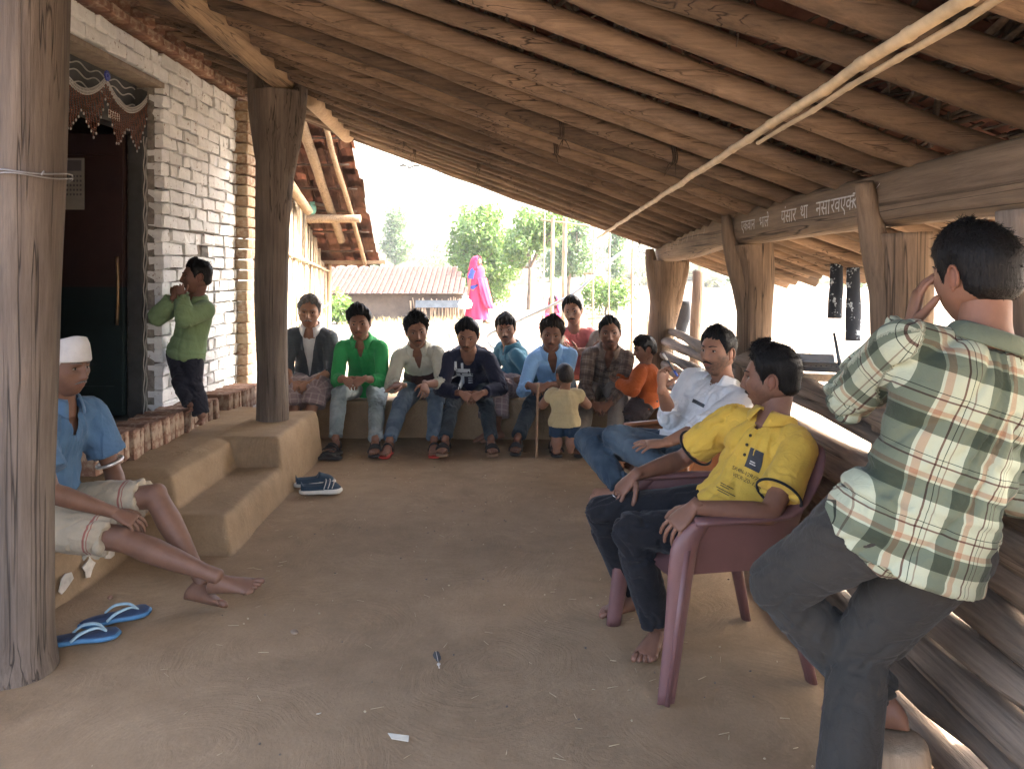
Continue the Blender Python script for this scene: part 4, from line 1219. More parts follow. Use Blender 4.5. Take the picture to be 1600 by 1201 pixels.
# ------------------------------------------------------------------ plastic chairs
def chair(name, loc, yaw, mat, label):
    """armchair of moulded plastic; local +y is the front"""
    root = empty(name, loc, label, 'chair')
    Rm = rotz(yaw)
    def put(mb, nm, sm=True):
        V = [(v @ Rm.T) + np.array(loc) for v in mb.v]; mb.v = V
        return mb.build(nm, mat, root, smooth=sm)
    # seat, dished
    gx, gy = np.meshgrid(np.linspace(-.225, .225, 15), np.linspace(-.20, .235, 15), indexing='ij')
    gz = .405 + .018 * (gx / .22) ** 2 - .03 * sstep(.15, .235, gy) + .015 * (gy < 0) * (gy / .2) ** 2 * 0 - .02 * sstep(0, -.2, gy)
    P = np.stack([gx, gy, gz], 2); mb = MB(); mb.grid(P[:, ::-1]); mb.grid(P - np.array([0, 0, .014]))
    put(mb, 'seat')
    # shell: arms and back in one sweep, plan path from left front round the back to right front
    k = 41; t = np.linspace(-1, 1, k)
    ang = t * R(112)
    px = .275 * np.sign(np.sin(ang)) * np.abs(np.sin(ang)) ** .7; py = -.05 - .20 * np.cos(ang) + .0
    side = sstep(.62, .9, abs(t)); py = py + side * .12 * 0
    px = np.where(abs(t) > .72, np.sign(t) * .275, px); py = np.where(abs(t) > .72, -.05 - .20 * np.cos(.72 * R(112)) + (abs(t) - .72) * .95, py)
    top = .585 + .185 * sstep(.62, .22, abs(t)); bot = .395 + 0 * t
    lean = .11 * sstep(.75, .3, abs(t))
    rows = 8; S = np.zeros((k, rows, 3))
    for r_ in range(rows):
        f = r_ / (rows - 1); z = bot + (top - bot) * f
        S[:, r_, 0] = px * (.86 + .14 * f); S[:, r_, 1] = py - lean * f; S[:, r_, 2] = z
    nrm = np.zeros_like(S); nrm[..., 0] = px[:, None]; nrm[..., 1] = (py + .05)[:, None]; nrm /= np.linalg.norm(nrm, axis=2)[..., None] + 1e-9
    mb = MB(); mb.grid(S); mb.grid((S - nrm * .008)[::-1]); put(mb, 'back_shell')
    rim = S[:, -1]; mb = MB(); mb.tube(rim, .034 - .012 * sstep(.6, .2, abs(t)), 10, flat=.38, up=(0, 0, 1)); put(mb, 'armrest_rim')
    # legs: wide tapering channels, front ones rise into the arms
    for sx in (-1, 1):
        A = np.array([sx * .285, .285, 0]); B = np.array([sx * .275, .215, .50]); C_ = np.array([sx * .272, .155, .583])
        tt = np.linspace(0, 1, 9)
        Pp, rr = catmull(np.array([A, (A + B) / 2, B, C_]), np.array([.030, .037, .050, .042]), 5)
        mb = MB(); X = np.tile(np.array([0, 1, 0.]), (len(Pp), 1)); Yv = np.tile(np.array([sx * .96, .0, .28]), (len(Pp), 1))
        mb.loft(Pp, X, Yv, rr, rr * .52, 12); mb.tube([A + np.array([sx * .012, 0, 0.]), B + np.array([sx * .016, .0, 0])], [.010, .014], 8)
        put(mb, 'front_leg')
        A = np.array([sx * .24, -.26, 0]); B = np.array([sx * .21, -.17, .41])
        mb = MB(); mb.loft([A, (A + B) / 2, B], (1, 0, 0), (0, 1, 0), [.027, .034, .046], [.018, .022, .028], 12); put(mb, 'rear_leg')
    return root
MAROON = M_plain('maroon_plastic', (.140, .066, .062), .50, .12, 6, .05, .002, spec=.5)
ORANGE = M_plain('brown_orange_plastic', (.26, .095, .035), .4, .12, 6, .05, .002, spec=.5)
chair('plastic_chair', (.735, 2.84, 0), math.atan2(.985, -.17) , MAROON, 'maroon plastic armchair under the man in yellow')
chair('plastic_chair', (.89, 3.93, -.0), math.atan2(.90, -.40), ORANGE, 'orange brown plastic chair under the man in white')

# ------------------------------------------------------------------ small things on the floor
RUB = M_plain('blue_rubber', (.055, .16, .30), .55, .25, 20, .1); RUBD = M_plain('navy_rubber', (.03, .055, .11), .55, .25, 20, .1); RUBL = M_plain('pale_blue_rubber', (.28, .42, .50), .55, .2, 20, .1)
BLKL = M_plain('black_leather', (.025, .023, .022), .5, .3, 20, .15); TAN = M_plain('tan_sole', (.28, .17, .10), .7, .2, 20, .1); REDR = M_plain('red_rubber', (.42, .05, .035), .55, .2, 20, .1)
def sole_outline(k=28, L=.26, side=1):
    a = np.linspace(0, 2 * np.pi, k, endpoint=False)
    y = -np.cos(a) * L / 2
    w = np.interp(y / L, [-.5, -.42, -.25, 0, .2, .36, .46, .5], [.0, .026, .034, .031, .044, .046, .032, .0])
    x = np.sign(np.sin(a)) * w + .006 * side * np.sin(y / L * 3)
    return np.stack([x, y], 1)
def slab(mb, O, z0, z1, M3, loc, mi=0, curl=0.0):
    k = len(O); L = abs(O[:, 1]).max()
    def ring(z, s): return np.stack([O[:, 0] * s, O[:, 1] * s, z + curl * np.clip(O[:, 1] / L, 0, 1) ** 2], 1)
    rings = [ring(z0, .95), ring(z0 + (z1 - z0) * .3, 1.0), ring(z1 - (z1 - z0) * .2, 1.0), ring(z1, .96)]
    V = np.concatenate(rings) @ np.array(M3).T + np.array(loc)
    F = [(r_ * k + i, r_ * k + (i + 1) % k, (r_ + 1) * k + (i + 1) % k, (r_ + 1) * k + i) for r_ in range(3) for i in range(k)]
    F += [tuple(range(k - 1, -1, -1)), tuple(range(3 * k, 4 * k))]
    mb.add(V, F, mi)
def flipflop(loc, yaw, side, label, mats=None, tilt=0.0):
    mats = mats or [RUB, RUBL, RUBD]
    root = empty('flip_flop', loc, label, 'slipper')
    M3 = rotz(yaw) @ roty(tilt)
    mb = MB(); slab(mb, sole_outline(L=.27, side=side), 0, .016, M3, loc, 0); slab(mb, sole_outline(L=.262, side=side) * .97, .0165, .021, M3, loc, 1)
    mb.build('sole', [mats[0], mats[2]], root)
    for sx in (-1, 1):
        P = np.array([(0.0 + .004 * side, .082, .022), (sx * .018, .05, .045), (sx * .036, .0, .042), (sx * .040, -.035, .018)]) @ M3.T + np.array(loc)
        mb = MB(); mb.tube(P, [.006, .008, .010, .008], 8, sub=5, flat=.55); mb.build('strap', mats[1], root)
    return root
flipflop((-1.64, 2.93, .004), R(-66), 1, 'blue rubber flip flop nearer the post by the old man')
flipflop((-1.60, 3.10, .006), R(-58), -1, 'blue rubber flip flop lying farther from the post', tilt=.06)
def shoe(loc, yaw, label, white):
    root = empty('canvas_shoe', loc, label, 'shoe')
    M3 = rotz(yaw); O = sole_outline(L=.27) * np.array([1.08, 1])
    mb = MB(); slab(mb, O, 0, .028, M3, loc); mb.build('sole', M_plain('off_white_sole', (.60, .56, .48), .6, .1, 20, .1) if 'off_white_sole' not in MATS else MATS['off_white_sole'], root)
    y = np.linspace(-.122, .125, 16)
    w = np.interp(y, [-.125, -.11, -.06, 0, .05, .09, .115, .126], [.016, .032, .037, .036, .043, .043, .030, .008])
    h = np.interp(y, [-.125, -.10, -.06, -.02, .02, .06, .10, .126], [.055, .066, .058, .056, .062, .046, .032, .006])
    P = []
    for yy, ww, hh in zip(y, w, h):
        a = np.linspace(0, np.pi, 13)
        P.append(np.stack([ww * np.cos(a), np.full(13, yy), .026 + hh * np.sin(a) ** .7 * np.where((yy < .02) & (yy > -.11), np.clip(1.25 - 1.0 * np.sin(a), .25, 1) * 1.0, 1)], 1))
    P = np.array(P) @ M3.T + np.array(loc)
    mb = MB(); mb.grid(P); mb.build('upper', MATS.get('grey_canvas') or M_cloth('grey_canvas', (.035, .055, .075)), root)
    if white:
        for yy in (.03, .055, .08):
            q = np.array([(.042, yy - .01, .034), (.036, yy, .062), (.015, yy + .004, .08), (-.02, yy, .078)]) @ M3.T + np.array(loc)
            mb = MB(); mb.tube(q, .006, 6, sub=3, flat=.5); mb.build('strap', LIME, root)
    return root
shoe((-1.21, 4.86, .004), R(-78), 'grey canvas shoe with white straps nearer the camera', True)
shoe((-1.29, 5.03, .004), R(-66), 'dark canvas shoe behind the white strapped one', False)
flipflop((-1.40, 5.72, .004), R(-84), 1, 'black sandal left on the floor by the platform corner', [BLKL, BLKL, BLKL])
flipflop((-1.42, 5.84, .004), R(-70), -1, 'second black sandal nearer the mud bench left empty', [BLKL, BLKL, BLKL], .1)
# feather
mb = MB()
f0 = Vector((-.270, 2.78, .004)); fa = np.array([.20, -.98, 0]); fn = np.array([.98, .20, 0])
t = np.linspace(0, 1, 12)
for s_ in (-1, 1):
    P = np.zeros((12, 4, 3))
    for i, q in enumerate(t):
        w = .013 * math.sin(math.pi * min(q * 1.1 + .06, 1)) ** .7 * (.8 + .4 * rng.random())
        for j in range(4): P[i, j] = np.array(f0) - fa * .05 + fa * q * .10 + fn * s_ * w * j / 3 + np.array([0, 0, .006 + .010 * q * (1 - q) + .004 * j / 3])
    mb.grid(P)
mb.tube([tuple(np.array(f0) - fa * .055 + np.array([0, 0, .007])), tuple(np.array(f0) + np.array([0, 0, .0095])), tuple(np.array(f0) + fa * .062 + np.array([0, 0, .004]))], [.0008, .0014, .0018], 5, mi=1)
mb.ell(tuple(np.array(f0) + fa * .042 + np.array([0, 0, .008])), (.007, .009, .003), n=8, k=5, mi=1)
tag(mb.build('feather', [M_plain('black_feather', (.018, .02, .024), .6, .3, 60, 0), LIME], origin=tuple(f0)), 'small black feather with white tip lying on the mud floor', 'feather')
def scrap(pts, lb, z=.004):
    mb = MB(); P = [(x, y, z + .004 * math.sin(i * 1.9)) for i, (x, y) in enumerate(pts)]; k = len(P)
    mb.add(P + [(x, y, q + .0015) for x, y, q in P], [tuple(range(k - 1, -1, -1)), tuple(range(k, 2 * k))] + [(i, (i + 1) % k, k + (i + 1) % k, k + i) for i in range(k)])
    tag(mb.build('paper_scrap', M_plain('scrap_paper', (.62, .58, .48), .8, .1, 30, .1) if 'scrap_paper' not in MATS else MATS['scrap_paper'], smooth=False, origin=P[0]), lb, 'paper')
def fl(px, py): Y = 1704 / (py - 420); return ((px - 800) * Y / 1200, Y)
scrap([fl(606, 1147), fl(612, 1158), fl(638, 1159), fl(639, 1150), fl(622, 1151)], 'torn scrap of pale paper lying nearest the camera')
scrap([fl(494, 1117), fl(498, 1119), fl(502, 1114)], 'tiny pale paper bit left of the torn scrap')
mb = MB(); x, y = fl(172, 936); mb.ell((x, y, .008), (.012, .010, .009), n=9, k=6); tag(mb.build('brick_crumb', BR, origin=(x, y, 0)), 'small red brick crumb on the floor near the old man', 'crumb')
mb = MB(); x, y = fl(460, 988); mb.ell((x, y, .004), (.014, .022, .006), rotz(.7), n=10, k=6); tag(mb.build('pebble', MUDW, origin=(x, y, 0)), 'small dark pebble on the floor before the feet', 'pebble')
# ------------------------------------------------------------------ people: builder
def skin_mat(name, c):
    m, nt, b = nmat(name)
    v = coords(nt)
    a = ND(nt, 'ShaderNodeAttribute'); a.attribute_name = 'tint'
    base = ramp(nt, tex(nt, v, 16, 4, .6), [(.3, tuple(x * .85 for x in c)), (.7, tuple(x * 1.13 for x in c))])
    col = mixc(nt, 1.0, base, a.outputs['Color'], 'MULTIPLY')
    nt.links.new(col, b.inputs['Base Color'])
    b.inputs['Roughness'].default_value = .56
    b.inputs['Specular IOR Level'].default_value = .33
    b.inputs['Subsurface Weight'].default_value = .06
    b.inputs['Subsurface Radius'].default_value = (.012, .005, .003)
    bump(nt, b, tex(nt, v, 240, 3, .6), .12, .002)
    return m
SK = skin_mat('brown_skin', (.25, .126, .078)); SKD = skin_mat('dark_brown_skin', (.170, .083, .053)); SKM = skin_mat('deep_brown_skin', (.207, .103, .065))
def hair_mat(name, c, rough=.42):
    m, nt, b = nmat(name)
    v = coords(nt, (60, 60, 12))
    f = tex(nt, v, 2.2, 4, .7, .5)
    nt.links.new(ramp(nt, f, [(.3, tuple(x * .5 for x in c)), (.7, tuple(x * 1.6 for x in c))]), b.inputs['Base Color'])
    b.inputs['Roughness'].default_value = rough; b.inputs['Specular IOR Level'].default_value = .18
    bump(nt, b, f, .8, .006)
    return m
SKO = skin_mat('weathered_brown_skin', (.150, .077, .049))
HB = hair_mat('black_hair', (.006, .0055, .0055), .5); HG = hair_mat('grey_hair', (.13, .125, .12), .6); HBR = hair_mat('brownish_black_hair', (.020, .015, .012))
HW = hair_mat('white_hair', (.48, .46, .44), .7)
EYEW = M_plain('eye_white', (.34, .30, .27), .25, .05, 20, 0); EYED = M_plain('eye_dark', (.018, .012, .010), .15, .1, 20, 0)
EYEC = [EYEW, EYED]

def nrm(v):
    v = np.array(v, float); return v / (np.linalg.norm(v) + 1e-12)

_hg = {}
def head_surface(nu=80, nv=72, hollow=0.0, wide=1.0):
    s = np.linspace(-1, 1, nu, endpoint=False)
    phi = np.pi * (s - .55 * np.sin(np.pi * s) / np.pi)
    th = np.linspace(0, np.pi, nv + 1)[1:-1]
    T, Ph = np.meshgrid(th, phi, indexing='ij')
    u = np.stack([np.sin(T) * np.sin(Ph), np.sin(T) * np.cos(Ph), np.cos(T)], 2).reshape(-1, 3)
    u = np.vstack([[0, 0, 1], u, [0, 0, -1]])
    ph = np.concatenate([[0], Ph.ravel(), [0]])
    e = 2.25
    k = (np.abs(u) ** e).sum(1) ** (-1 / e)
    p = u * k[:, None]
    x = .0735 * wide * p[:, 0]; y = np.where(p[:, 1] > 0, .091, .102) * p[:, 1]; z = .116 * p[:, 2]
    low = np.clip(-z / .116, 0, 1); hi = np.clip(z / .116, 0, 1)
    x *= 1 - .34 * sstep(.15, 1, low) ** 1.2
    back = np.where(y < 0, 1, 0)
    y = y * (1 - back * .52 * sstep(.2, .95, low))
    z = z + back * .028 * sstep(.35, 1, low)
    x *= 1 - .10 * sstep(.45, 1, hi)
    front = np.clip(u[:, 1], 0, 1) ** .5
    y = y - front * .010 * sstep(.35, .9, hi)
    def G(x0, z0, sx, sz): return np.exp(-((x - x0) / sx) ** 2 - ((z - z0) / sz) ** 2)
    def GG(x0, z0, sx, sz): return G(x0, z0, sx, sz) + G(-x0, z0, sx, sz)
    d = .006 * GG(.027, .029, .022, .009) - .013 * GG(.031, .010, .015, .010)
    n = np.interp(z, [-.044, -.038, -.030, -.022, -.008, .010, .028, .04], [0, .016, .024, .0225, .016, .009, .003, 0])
    nw = np.interp(z, [-.04, -.028, 0, .03], [.0125, .0115, .008, .009])
    d = d + n * np.exp(-(x / nw) ** 2)
    d = d + .0085 * GG(.0135, -.0315, .0065, .0065)
    d = d + .0065 * G(0, -.053, .020, .0055) + .0065 * G(0, -.0665, .017, .006) - .0045 * G(0, -.0597, .021, .0022)
    d = d + .009 * G(0, -.096, .020, .014) - .003 * G(0, -.080, .016, .006)
    d = d + .005 * GG(.046, -.006, .015, .013) - (.004 + hollow) * GG(.044, -.045, .015, .020)
    y = y + d * front
    V = np.stack([x, y, z], 1)
    F = []
    for j in range(nu): F.append((0, 1 + (j + 1) % nu, 1 + j))
    m = nv - 1
    for i in range(m - 1):
        a = 1 + i * nu; b_ = a + nu
        for j in range(nu): F.append((a + j, a + (j + 1) % nu, b_ + (j + 1) % nu, b_ + j))
    a = 1 + (m - 1) * nu
    for j in range(nu): F.append((len(V) - 1, a + j, a + (j + 1) % nu))
    return V, F, ph, front

def ysurf(V, x, z):
    m = V[:, 1] > 0
    d = (V[m, 0] - x) ** 2 + (V[m, 2] - z) ** 2
    return V[m][np.argsort(d)[:3], 1].mean()

def hand_mesh(wrist, d, dors, side, curl=(.3, .45, .3), spread=.06, scale=1.0, thumb_in=0.0, fist=None):
    """palm with four fingers of different length and a thumb; side = +1 left hand, -1 right hand"""
    d = nrm(d); z = nrm(np.array(dors) - d * np.dot(dors, d)); x = np.cross(d, z)
    M = np.stack([x, d, z], 1) * scale
    mb = MB()
    ys = [-.03, 0, .02, .045, .07, .088, .096]
    rx = [.024, .026, .031, .039, .042, .041, .034]; rz = [.019, .0185, .0175, .0165, .0145, .0125, .007]
    mb.loft([(0, q, 0) for q in ys], (1, 0, 0), (0, 0, 1), rx, rz, 16)
    for i, (bx, L, r0, ex) in enumerate(((.031, .072, .0080, .10), (.0105, .081, .0083, .02), (-.0105, .075, .0079, -.06), (-.030, .058, .0071, -.15))):
        bx *= side
        c = [q * (1 + .12 * i) for q in curl] if fist is None else list(fist[i])
        a = 0; p = np.array([bx, .086 - .004 * abs(i - 1.2), 0]); P = [p - np.array([0, .014, 0]), p]; rr = [r0, r0]
        sp = (ex + spread * (1.5 - i)) * side
        for seg, (fr, cc) in enumerate(zip((.46, .30, .24), c)):
            a += cc
            dv = np.array([math.sin(sp) * math.cos(a), math.cos(sp) * math.cos(a), -math.sin(a)])
            for q in (.5, 1.0): P.append(p + dv * L * fr * q); rr.append(r0 * (1.04 if q == 1 and seg < 2 else 1) * (1 - .10 * (seg + q)))
            p = P[-1]
        P.append(p + dv * r0 * .5); rr.append(r0 * .35)
        mb.tube(P, rr, 9)
    b0 = np.array([.024 * side, .018, -.006]); dv = nrm(np.array([(.78 - .5 * thumb_in) * side, .62, -.22 - .5 * thumb_in]))
    dv2 = nrm(dv + np.array([-.25 * side, .25, -.12])); dv3 = nrm(dv2 + np.array([-.22 * side, .2, -.1]))
    p1 = b0 + dv * .042; p2 = p1 + dv2 * .031; p3 = p2 + dv3 * .024
    mb.tube([b0, (b0 + p1) / 2, p1, (p1 + p2) / 2, p2, (p2 + p3) / 2, p3, p3 + dv3 * .004], [.014, .0135, .0112, .0098, .0102, .0092, .0068, .003], 9)
    return [(np.concatenate(mb.v) @ M.T) + np.array(wrist)], mb.f

def foot_mesh(ankle, d, up, side, scale=1.0):
    d = nrm(d); z = nrm(np.array(up) - d * np.dot(up, d)); x = np.cross(d, z)
    M = np.stack([x, d, z], 1) * scale
    mb = MB()
    ys = [-.062, -.055, -.035, -.005, .03, .07, .105, .128, .140]
    hw = [.012, .024, .032, .033, .034, .040, .045, .044, .036]
    zt = [-.045, -.025, .005, .012, -.008, -.030, -.045, -.052, -.060]
    zb = -.080
    C = [(0.004 * side * (1 if q > .05 else 0), q, (t + zb) / 2) for q, t in zip(ys, zt)]
    mb.loft(C, (1, 0, 0), (0, 0, 1), hw, [(t - zb) / 2 for t in zt], 18)
    for i, (bx, L, r0) in enumerate(((.030, .050, .0130), (.0105, .048, .0095), (-.006, .042, .009), (-.021, .035, .0085), (-.034, .026, .0085))):
        bx *= side
        b0 = np.array([bx, .122 - .005 * i, -.066]); mb.tube([b0, b0 + np.array([0, L * .5, .004]), b0 + np.array([0, L * .85, -.002]), b0 + np.array([0, L, -.005])], [r0, r0 * .92, r0 * .98, r0 * .45], 8)
    return [(np.concatenate(mb.v) @ M.T) + np.array(ankle)], mb.f

def ik(A, T, l1, l2, pole):
    A = np.array(A, float); T = np.array(T, float); v = T - A; D = np.linalg.norm(v); u = v / (D + 1e-9)
    if D > (l1 + l2) * .995:
        D = (l1 + l2) * .995; T = A + u * D
    if D < abs(l1 - l2) + .02: D = abs(l1 - l2) + .02; T = A + u * D
    a = (l1 * l1 - l2 * l2 + D * D) / (2 * D); h = math.sqrt(max(l1 * l1 - a * a, 0))
    p = np.array(pole, float); p = p - u * np.dot(p, u); p = nrm(p)
    return A + u * a + p * h, T

def limb_mesh(mb, A, B, prof, n=16, twist=None):
    """prof: list of (t, radius); rounded ends"""
    A = np.array(A); B = np.array(B); L = np.linalg.norm(B - A); u = (B - A) / L
    P = []; rr = []
    t0, r0 = prof[0]; t1, r1 = prof[-1]
    for q in (.98, .8, .45): P.append(A + u * (t0 * L - r0 * q * .6)); rr.append(r0 * math.sqrt(1 - q * q))
    for t, r in prof: P.append(A + u * t * L); rr.append(r)
    for q in (.45, .8, .98): P.append(A + u * (t1 * L + r1 * q * .6)); rr.append(r1 * math.sqrt(1 - q * q))
    mb.tube(P, rr, n)

def cloth_limb(mb, A, B, prof, n=20, flatend=True):
    A = np.array(A); B = np.array(B); L = np.linalg.norm(B - A); u = (B - A) / L
    P = [A + u * t * L for t, r in prof]; rr = [r for t, r in prof]
    mb.tube(P, rr, n)

class Person: pass

def make_person(label, base, pelvis, neck, front, head, look, skin=None, s=1.0, g=1.0, hs=1.0, hw=None, arm=None, leg=None,
                wl=None, wr=None, pl=(0, 0, -1), pr=(0, 0, -1), hl=None, hr=None, al=None, ar=None, kl=(0, 0, 1), kr=(0, 0, 1), fl_=None, fr_=None,
                shirt=None, trousers=None, hair=None, slump=.05, tilt=0.0, moustache=None, beard=0.0, eyes=True, vox=.009, cvox=.009, sandal=None, name='person',
                foot_up_l=(0, 0, 1), foot_up_r=(0, 0, 1), seed=1, brow=None, hollow=0.0, skirt=None, ear=True, group=None, elder=False):
    """all positions in metres of the place; wl/wr wrists, al/ar ankles, p*/k* elbow and knee directions, hl/hr = (direction, back-of-hand direction, curl)"""
    skin = skin or SKM
    q = Person()
    root = empty(name, base, label, 'person', group)
    P = np.array(pelvis, float); N = np.array(neck, float); f = nrm(front); up = nrm(N - P)
    f = nrm(f - up * np.dot(f, up)); rt = np.cross(f, up)          # right-hand side of the person
    tl = np.linalg.norm(N - P); ts = tl / .49
    arm = arm or s; leg = leg or s; hw = hw or .165 * s
    # spine
    C = P + up * tl * .55 - f * slump
    tt = np.array([-.13, -.06, 0, .12, .25, .4, .55, .7, .82, .92, 1.0])
    def spine(t):
        if t < 0: return P + up * t * tl
        return (1 - t) ** 2 * P + 2 * t * (1 - t) * C + t * t * N
    SP = np.array([spine(t) for t in tt])
    WX_ = np.array([.085, .125, .150, .150, .138, .132, .142, .158, .160, .128, .062]) * g
    WY_ = np.array([.065, .095, .110, .106, .098, .094, .102, .110, .100, .078, .056]) * g
    if elder: WY_[3:6] *= 1.06
    X = np.tile(rt, (len(tt), 1)); Yv = []
    for i in range(len(tt)):
        tg = SP[min(i + 1, len(tt) - 1)] - SP[max(i - 1, 0)]; tg = nrm(tg); Yv.append(nrm(np.cross(tg, rt)))
    Yv = np.array(Yv)
    Yv = np.where((Yv @ f)[:, None] > 0, Yv, -Yv)
    SHc = N - up * .058 * ts
    shL = SHc - rt * hw; shR = SHc + rt * hw
    WL = np.array(wl, float) if wl is not None else shL + np.array([0, 0, -.5]); WR = np.array(wr, float) if wr is not None else shR + np.array([0, 0, -.5])
    for S_, W_, nm in ((shL, WL, 'L'), (shR, WR, 'R')):
        d = nrm(W_ - S_)
        S_ += f * .03 * s * max(np.dot(d, f), 0)
    ua, fa = .285 * arm, .25 * arm
    eL, WL = ik(shL, WL, ua, fa, pl); eR, WR = ik(shR, WR, ua, fa, pr)
    hipL = P - rt * .088 * g; hipR = P + rt * .088 * g
    th, ca = .42 * leg, .40 * leg
    AL = np.array(al, float); AR = np.array(ar, float)
    kL, AL = ik(hipL, AL, th, ca, kl); kR, AR = ik(hipR, AR, th, ca, kr)
    q.__dict__.update(dict(root=root, shL=shL, shR=shR, eL=eL, eR=eR, WL=WL, WR=WR, kL=kL, kR=kR, AL=AL, AR=AR, rt=rt, f=f, up=up, N=N, P=P, ts=ts))
    H = np.array(head, float)
    # ---------------- body surface
    mb = MB()
    mb.loft(SP, X, Yv, WX_ * .93, WY_ * .93, 24)
    lk = nrm(look); hz = nrm(np.array([0, 0, 1.0]) - lk * lk[2]); 
    hz = nrm(hz + np.cross(lk, hz) * tilt); hx = np.cross(lk, hz)
    HM = np.stack([hx, lk, hz], 1) * hs
    nb = H + HM @ np.array([0, -.03, -.055])
    mb.tube([N - up * .05 * ts, N + up * .01, (N + nb) / 2 + .0 * f, nb, H + HM @ np.array([0, -.02, -.02])], np.array([.075, .064, .056, .055, .05]) * hs * (.55 + .45 * g), 18)
    gl = .6 + .4 * g
    for (S_, E, W_) in ((shL, eL, WL), (shR, eR, WR)):
        limb_mesh(mb, S_, E, [(0, .052 * gl), (.15, .052 * gl), (.4, .046 * gl), (.75, .040 * gl), (1, .038 * gl)], 14)
        limb_mesh(mb, E, W_, [(0, .038 * gl), (.2, .041 * gl), (.5, .036 * gl), (.85, .027 * gl), (1, .0255 * gl)], 14)
    for (h_, K, A) in ((hipL, kL, AL), (hipR, kR, AR)):
        limb_mesh(mb, h_, K, [(0, .086 * g), (.3, .080 * g), (.7, .062 * g), (.92, .053 * g), (1, .052 * g)], 16)
        limb_mesh(mb, K, A, [(0, .050 * gl), (.12, .049 * gl), (.3, .053 * gl), (.55, .045 * gl), (.85, .031 * gl), (1, .032 * gl)], 14)
        mb.ell(K + nrm(K - (h_ + A) / 2) * .012 * g, (.045 * gl,) * 3)
    V, F, Nn = remesh(mb, vox, 3)
    tint = np.ones((len(V), 3))
    out = MB(); out.add(V, F)
    tints = [tint]
    # ---------------- head
    hv, hf, ph, frn = head_surface(hollow=hollow)
    loc = hv.copy()
    W = hv @ HM.T + H
    t = np.ones((len(hv), 3))
    lipm = np.exp(-(loc[:, 0] / .021) ** 4 - ((loc[:, 2] + .0600) / .0095) ** 4) * (loc[:, 1] > 0)
    t = t * (1 - lipm[:, None] * np.array([.10, .28, .22]))
    if beard:
        jaw = sstep(-.030, -.050, loc[:, 2]) * (loc[:, 1] > -.02) * (1 - np.exp(-(loc[:, 0] / .019) ** 4 - ((loc[:, 2] + .060) / .009) ** 4))
        jaw = np.maximum(jaw, sstep(.045, .060, abs(loc[:, 0])) * sstep(.005, -.02, loc[:, 2]) * (loc[:, 1] > -.005))
        jaw = jaw * np.clip(.75 + .5 * vnoise(loc * 160, seed), 0, 1)
        t = t * (1 - jaw[:, None] * beard * np.array([.75, .68, .62]))
    und = np.exp(-((abs(loc[:, 0]) - .031) / .017) ** 2 - ((loc[:, 2] - .004) / .012) ** 2) * (loc[:, 1] > 0)
    t = t * (1 - und[:, None] * np.array([.06, .07, .07]))
    out.add(W, hf); tints.append(t)
    if ear:
        for sx in (-1, 1):
            m2 = MB()
            a = np.linspace(R(-60), R(235), 15)
            C_ = np.stack([np.full(15, 0.0), -.004 - .017 * np.cos(a), .004 + .027 * np.sin(a)], 1)
            C_[:, 0] = sx * (.0775 + .007 * (np.sin(a) * .2 - np.cos(a) * -.5)); C_[:, 1] -= .012
            m2.tube(C_, [.0045] * 15, 7); m2.ell((sx * .074, -.013, .002), (.0065, .016, .026), n=12, k=8); m2.ell((sx * .0735, -.008, -.022), (.004, .007, .009), n=10, k=6)
            vv = m2.V() @ HM.T + H; out.add(vv, m2.f); tints.append(np.tile([1.02, .9, .88], (len(vv), 1)))
    # ---------------- hands and feet
    for (W_, E, hd, side) in ((WL, eL, hl, 1), (WR, eR, hr, -1)):
        if hd is None: hd = (nrm(W_ - E), np.cross(nrm(W_ - E), rt), (.3, .45, .3))
        kw = hd[3] if len(hd) > 3 else {}
        vv, ff = hand_mesh(W_, hd[0], hd[1], side, hd[2], scale=.97 * arm if arm < 1 else .97, **kw)
        out.add(vv[0], ff); tints.append(np.ones((len(vv[0]), 3)))
    feet = []
    for (A, fd, side, fu) in ((AL, fl_, 1, foot_up_l), (AR, fr_, -1, foot_up_r)):
        fd = fd if fd is not None else f
        vv, ff = foot_mesh(A, fd, fu, side, .97 * leg if leg < 1 else .97)
        out.add(vv[0], ff); tints.append(np.ones((len(vv[0]), 3)))
        feet.append((A, nrm(fd), fu, side))
    body = out.build('body', skin, root)
    tn = np.concatenate(tints); at = body.data.attributes.new('tint', 'FLOAT_COLOR', 'POINT')
    at.data.foreach_set('color', np.concatenate([tn, np.ones((len(tn), 1))], 1).ravel())
    q.body = body
    # ---------------- eyes, brows, moustache
    hm = MATS[hair['mat']] if hair else HB
    if eyes:
        for sx in (-1, 1):
            m2 = MB(); yy = ysurf(hv, sx * .031, .010)
            m2.ell((sx * .031, yy + .0005, .0095), (.0125, .0050, .0042), n=14, k=8, mi=0)
            m2.ell((sx * .031, yy + .0035, .0098), (.0056, .0035, .0052), n=12, k=6, mi=1)
            xs_ = np.linspace(-.014, .014, 7)
            m2.tube([(sx * .031 + a, yy + .0045 - 10 * a * a, .0150 - 16 * a * a) for a in xs_], .0014, 5, mi=1)
            m2.v = [v @ HM.T + H for v in m2.v]; m2.build('eye', EYEC, root)
            m2 = MB(); xs_ = np.linspace(.013, .050, 9)
            m2.tube([(sx * a, ysurf(hv, sx * a, .031) + .001, .0295 + .0055 * math.sin((a - .013) / .037 * 2.4)) for a in xs_], np.array([.0030, .0040, .0043, .0043, .0040, .0037, .0032, .0025, .001]), 6, flat=.7)
            m2.v = [v @ HM.T + H for v in m2.v]; m2.build('eyebrow', MATS[brow] if brow else hm, root)
